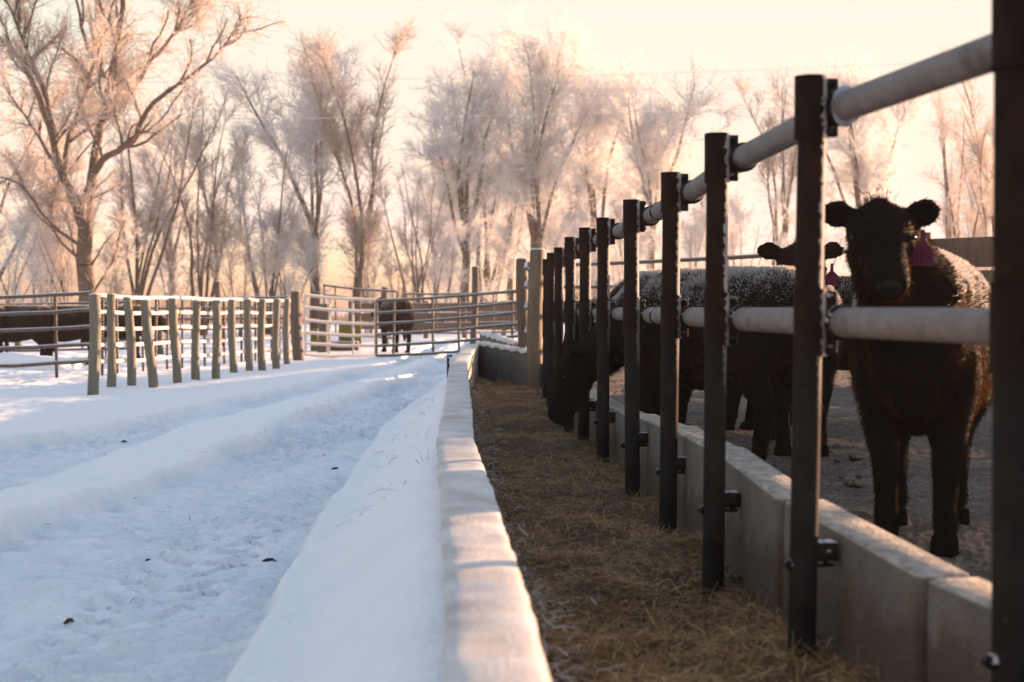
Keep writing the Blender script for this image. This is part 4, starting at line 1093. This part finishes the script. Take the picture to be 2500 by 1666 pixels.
def auto_polys(H, spread, style, seed):
    rg = random.Random(seed); polys = []
    def limb(base, az, tilt, L, r, curve=.5):
        d = Vector((math.cos(az) * math.sin(tilt), math.sin(az) * math.sin(tilt), math.cos(tilt))); p = Vector(base); pts = [p.copy()]
        n = 9
        for k in range(n):
            d = (d + Vector((rg.gauss(0, .09), rg.gauss(0, .09), .07 * curve))).normalized(); p = p + d * (L / n); pts.append(p.copy())
        polys.append((pts, r, r * .18)); return pts
    if style == 'single':
        hf = H * rg.uniform(.26, .36); tr = [(0, 0, -.2)]; lx = rg.uniform(-.05, .05)
        for k in range(1, 6): tr.append((lx * hf * k / 5 + rg.gauss(0, .04), rg.gauss(0, .04), hf * k / 5))
        r0 = H * .018; polys.append((tr, r0 * 1.15, r0 * .8))
        nl = rg.randint(4, 6); a0 = rg.uniform(0, 6)
        for k in range(nl):
            til = math.atan2(spread * rg.uniform(.45, .95), H - hf) * (.35 if k == 0 else 1)
            limb(tr[-1 if k < 3 else -2], a0 + k * 2.4, til, (H - hf) * rg.uniform(.78, 1.0), r0 * rg.uniform(.45, .7))
    else:
        nl = rg.randint(5, 8); a0 = rg.uniform(0, 6)
        for k in range(nl):
            til = math.atan2(spread * rg.uniform(.3, 1.0), H)
            limb((rg.gauss(0, .10), rg.gauss(0, .10), -.2), a0 + k * 2.4, til, H * rg.uniform(.72, 1.0), H * .0072 * rg.uniform(.7, 1.3), .25)
    return polys

# the big bare tree at the left, its limbs laid out as they grow
d0 = 45.0
rg = random.Random(12)
def P_(px, py, dy=0): return Vector((X(px, d0) - X(215, d0), dy, EYE - (py - YH) / F * d0))
def L_(pts, r0, r1, dys): return (smooth_poly([P_(x, y, t) for (x, y), t in zip(pts, dys)], rg, 4, .02), r0, r1)
def dy(n, a): return [a * i / (n - 1) for i in range(n)]
big = [L_([(216, 760), (208, 640), (207, 560), (216, 470)], .29, .20, [0, 0, 0, 0]),
       L_([(214, 480), (226, 400), (240, 300), (262, 190), (280, 70), (292, -60), (300, -160)], .17, .05, dy(7, 1.0)),
       L_([(222, 430), (262, 385), (330, 340), (390, 250), (470, 200), (560, 130), (612, 50)], .13, .02, dy(7, -1.2)),
       L_([(240, 300), (300, 240), (345, 150), (400, 70), (450, -40)], .11, .025, dy(5, 1.6)),
       L_([(208, 560), (180, 470), (160, 420), (138, 330), (112, 240), (70, 150), (15, 85), (-40, 20)], .16, .03, dy(8, -.8)),
       L_([(160, 410), (165, 320), (195, 215), (210, 120), (208, 10), (200, -90)], .10, .02, dy(6, 1.8)),
       L_([(150, 420), (100, 345), (50, 280), (-10, 205)], .08, .02, dy(4, 1.2)),
       L_([(138, 330), (128, 230), (90, 120), (60, 20), (40, -60)], .08, .02, dy(5, -1.8)),
       L_([(262, 190), (220, 90), (212, 0), (160, -80)], .07, .02, dy(4, -1.5)),
       L_([(207, 600), (140, 540), (80, 450), (0, 430)], .06, .02, dy(4, -1.8)),
       L_([(208, 640), (120, 560), (95, 480), (60, 420)], .05, .015, dy(4, 1.5)),
       L_([(225, 640), (265, 590), (300, 560)], .04, .012, dy(3, -.8))]
finish_tree("bare_tree", "largest bare tree with dark forking limbs rising out of frame at the left", "frosted trees behind the corrals", (X(215, d0), d0, -.1), big, 3, 12.5, 120, 1700, 17000, TWIG_B, .17, .08, .038, .22, .0062, 42, .12)

# (px, distance, top row, half width px, style, branches, branchlets, twigs, material, label)
T = [(330, 56, 150, 95, 'multi', 70, 900, 5200, TWIG_B, "multi stemmed thin tree right of the largest bare tree"),
     (492, 58, 215, 85, 'multi', 64, 800, 4400, TWIG_B, "slender clump of upright stems behind the middle of the wooden posts"),
     (655, 60, 300, 105, 'multi', 70, 900, 6500, TWIG_W, "low frosted clump of stems left of the dark forked trunk"),
     (770, 64, 60, 120, 'single', 80, 1300, 10500, TWIG_W, "tall grey white tree with a dark forked trunk beside the gate post"),
     (862, 61, 85, 105, 'multi', 90, 1200, 7500, TWIG_B, "golden brown vase shaped tree just right of the grey white tree"),
     (1018, 60, 395, 48, 'multi', 26, 260, 1300, TWIG_B, "small thin sapling clump in the gap between the tall trees"),
     (1130, 68, 85, 150, 'single', 85, 1400, 10500, TWIG_W, "tall frosted tree with a long limb leaning left, beyond the green gate"),
     (1190, 78, 70, 80, 'multi', 60, 900, 6000, TWIG_W, "narrow frosted tree between the left leaning tree and the tallest tree"),
     (1300, 70, 0, 140, 'single', 100, 1700, 13500, TWIG_W, "tallest frosted tree, behind the end of the pipe fence"),
     (1455, 76, 90, 85, 'single', 66, 1000, 8000, TWIG_W, "slim frosted tree just right of the tallest tree"),
     (1592, 72, 112, 115, 'single', 76, 1200, 9500, TWIG_W, "rounded frosted tree standing above the middle pipe posts"),
     (1900, 74, 200, 60, 'multi', 40, 500, 2400, TWIG_B, "thin upright stems left of the tree behind the facing animal"),
     (2095, 76, 78, 130, 'single', 86, 1300, 11000, TWIG_W, "broad frosted tree directly behind the facing animal"),
     (2335, 62, 190, 85, 'multi', 44, 480, 2300, TWIG_B, "sparse forked tree behind the plank windbreak"),
     (2440, 70, 130, 90, 'multi', 60, 800, 4600, TWIG_B, "frosted tree at the right edge behind the nearest pipe post"),
     (-60, 60, 130, 120, 'multi', 60, 900, 5600, TWIG_B, "frosted tree cut off by the left edge of the picture")]
for i, (px, d, ty, hw, st, nb, nt, nw, mt, lab) in enumerate(T):
    H = EYE + (YH - ty) / F * d + .3
    pl = auto_polys(H * (.88 if st == 'single' else 1.02), hw / F * d, st, 100 + i)
    finish_tree("frosted_tree" if mt is TWIG_W else "bare_tree", lab, "frosted trees behind the corrals", (X(px, d), d, -.1), pl, 200 + i, H, int(nb * (1.35 if st == 'single' else 1)), int(nt * (1.4 if st == 'single' else 1.15)), int(nw * 1.1), mt, .19 if st == 'single' else .14, .075, .040, .22 if st == 'single' else .4, .0056 if mt is TWIG_W else .0055, 50 if st == 'single' else 32, .22)

# undergrowth: frosted shrubs at the feet of the trees
S_ = [(30, 50, 520, 60, TWIG_W, "pale frosted shrub at the far left edge under the largest tree"), (120, 52, 560, 55, TWIG_W, "pale frosted shrub left of the largest tree trunk"), (170, 49, 500, 45, TWIG_B, "brown frosted shrub against the largest tree trunk"), (265, 55, 600, 40, TWIG_B, "low shrub right of the largest tree trunk"),
      (420, 58, 560, 50, TWIG_B, "low shrub between the two thin stemmed clumps"), (575, 56, 540, 60, TWIG_B, "spreading shrub with a leaning stem left of the low frosted clump"), (700, 62, 540, 50, TWIG_W, "frosted shrub beneath the dark forked trunk"), (905, 63, 540, 50, TWIG_B, "golden shrub under the vase shaped tree"), (975, 66, 610, 36, TWIG_B, "tiny shrub in the bright gap between the trees"),
      (1080, 66, 540, 60, TWIG_W, "frosted shrub left of the slim tall post"), (1210, 70, 560, 55, TWIG_W, "frosted shrub right of the slim tall post"), (1400, 70, 520, 60, TWIG_W, "frosted shrub behind the farthest pipe posts"), (1510, 72, 560, 50, TWIG_W, "frosted shrub between two middle pipe posts"), (1690, 70, 520, 70, TWIG_W, "frosted shrub above the frosted cattle back"),
      (1800, 72, 470, 60, TWIG_W, "taller frosted shrub left of the second nearest pipe post"), (1990, 70, 480, 60, TWIG_W, "frosted shrub beside the facing animal's left ear"), (2180, 72, 470, 60, TWIG_W, "frosted shrub above the pink ear tag"), (2400, 66, 470, 60, TWIG_B, "frosted shrub above the plank windbreak at the right")]
for i, (px, d, ty, hw, mt, lab) in enumerate(S_):
    H = EYE + (YH - ty) / F * d + .3
    pl = auto_polys(H, hw / F * d, 'multi', 400 + i)
    finish_tree("frosted_shrub", lab, "frosted shrubs under the trees", (X(px, d), d, -.1), pl, 500 + i, H, 40, 360, 1700, mt, .26, .14, .085, .25, .0065, 38, .1, "shrub")

# a paler second row of trees well behind
B_ = [(95, 92, 330, 0, "faint frosted tree far behind the shrubs at the left edge"), (420, 96, 300, 9, "faint frosted tree far behind, between the two thin stemmed clumps"), 
      (1065, 98, 360, 3, "faint frosted tree far behind the left leaning limb"), (1240, 100, 330, 6, "faint frosted tree far behind the tallest frosted tree"), (1390, 98, 300, 8, "faint frosted tree far behind the farthest pipe posts"), (1525, 100, 330, 9, "faint frosted tree far behind the middle pipe posts"),
      (1745, 100, 400, 6, "faint frosted tree far behind the third nearest pipe post"), (2400, 98, 330, 9, "faint frosted tree far behind the windbreak at the right")]
trees = [o for o in COL.objects if o.type == 'EMPTY' and o.get("group") == "frosted trees behind the corrals"]
for i, (px, d, ty, src, lab) in enumerate(B_):
    o = trees[1 + src]
    Hs = EYE + (YH - T[src][2]) / F * T[src][1]; k = (EYE + (YH - ty) / F * d) / Hs
    c = copy_tree(o, loc=(X(px, d), d, -.1), rz=1.1 + 1.7 * i, label=lab); c.scale = (k * 1.15, k * 1.15, k)
# snow heap in front of the left cattle
lump("snow_mound", SNOW, (X(55, 23.2), 23.2, -.05), 1.0, .5, .30, 4, None, None, None)["kind"] = "structure"

# far brush line on the horizon, one mass
rng = np.random.default_rng(77)
n = 17000
xx = rng.uniform(-75, 75, n); yy = rng.uniform(92, 118, n)
hh = (1.3 + 1.1 * fbm(xx * .12, yy * 0, 5, 3)) * rng.uniform(.35, 1.1, n)
P0 = np.stack([xx, yy, np.full(n, -.2)], -1); P1 = P0 + np.stack([rng.normal(0, .5, n), rng.normal(0, .3, n), hh], -1)
o = segs_mesh("far_brush", P0, P1, np.full(n, .02), np.full(n, .012), 3, BRUSH, None)
tag(o, "low brown brush along the horizon beyond the trees", "brush", kind="stuff")

# power lines
for k, (yl, yr, lab) in enumerate(((206, 128, "upper frosted power line crossing the sky above the trees"), (296, 222, "lower frosted power line crossing in front of the treetops"))):
    dL, dR = 43.0, 80.0; mb = MB(); pts = []; q = 44
    A_, B_ = at(-300, yl, dL), at(2700, yr, dR)
    for j in range(q + 1):
        t = j / q; p = A_.lerp(B_, t); p.z -= .9 * 4 * t * (1 - t) * .5; pts.append(p)
    mb.tube(pts, [.0095] * len(pts), 6); tag(mb.build("power_line", WIRE), lab, "power line", "power lines above the trees")

# ------------------------------------------------------------------ haze
HAZE = True
if HAZE:
    mb = MB(); mb.box((0, 50, 10.5), (200, 160, 24.5))
    t = NT("haze"); t.n.remove(t.b)
    v = t.new("ShaderNodeVolumePrincipled"); v.inputs["Color"].default_value = (1.0, .92, .90, 1)
    v.inputs["Density"].default_value = .0007; v.inputs["Anisotropy"].default_value = .0
    t.l.new(v.outputs[0], t.out.inputs["Volume"])
    o = mb.build("haze", t.m, None, False); o["kind"] = "stuff"
    tag(o, "thin frosty morning haze over the yard", "haze")
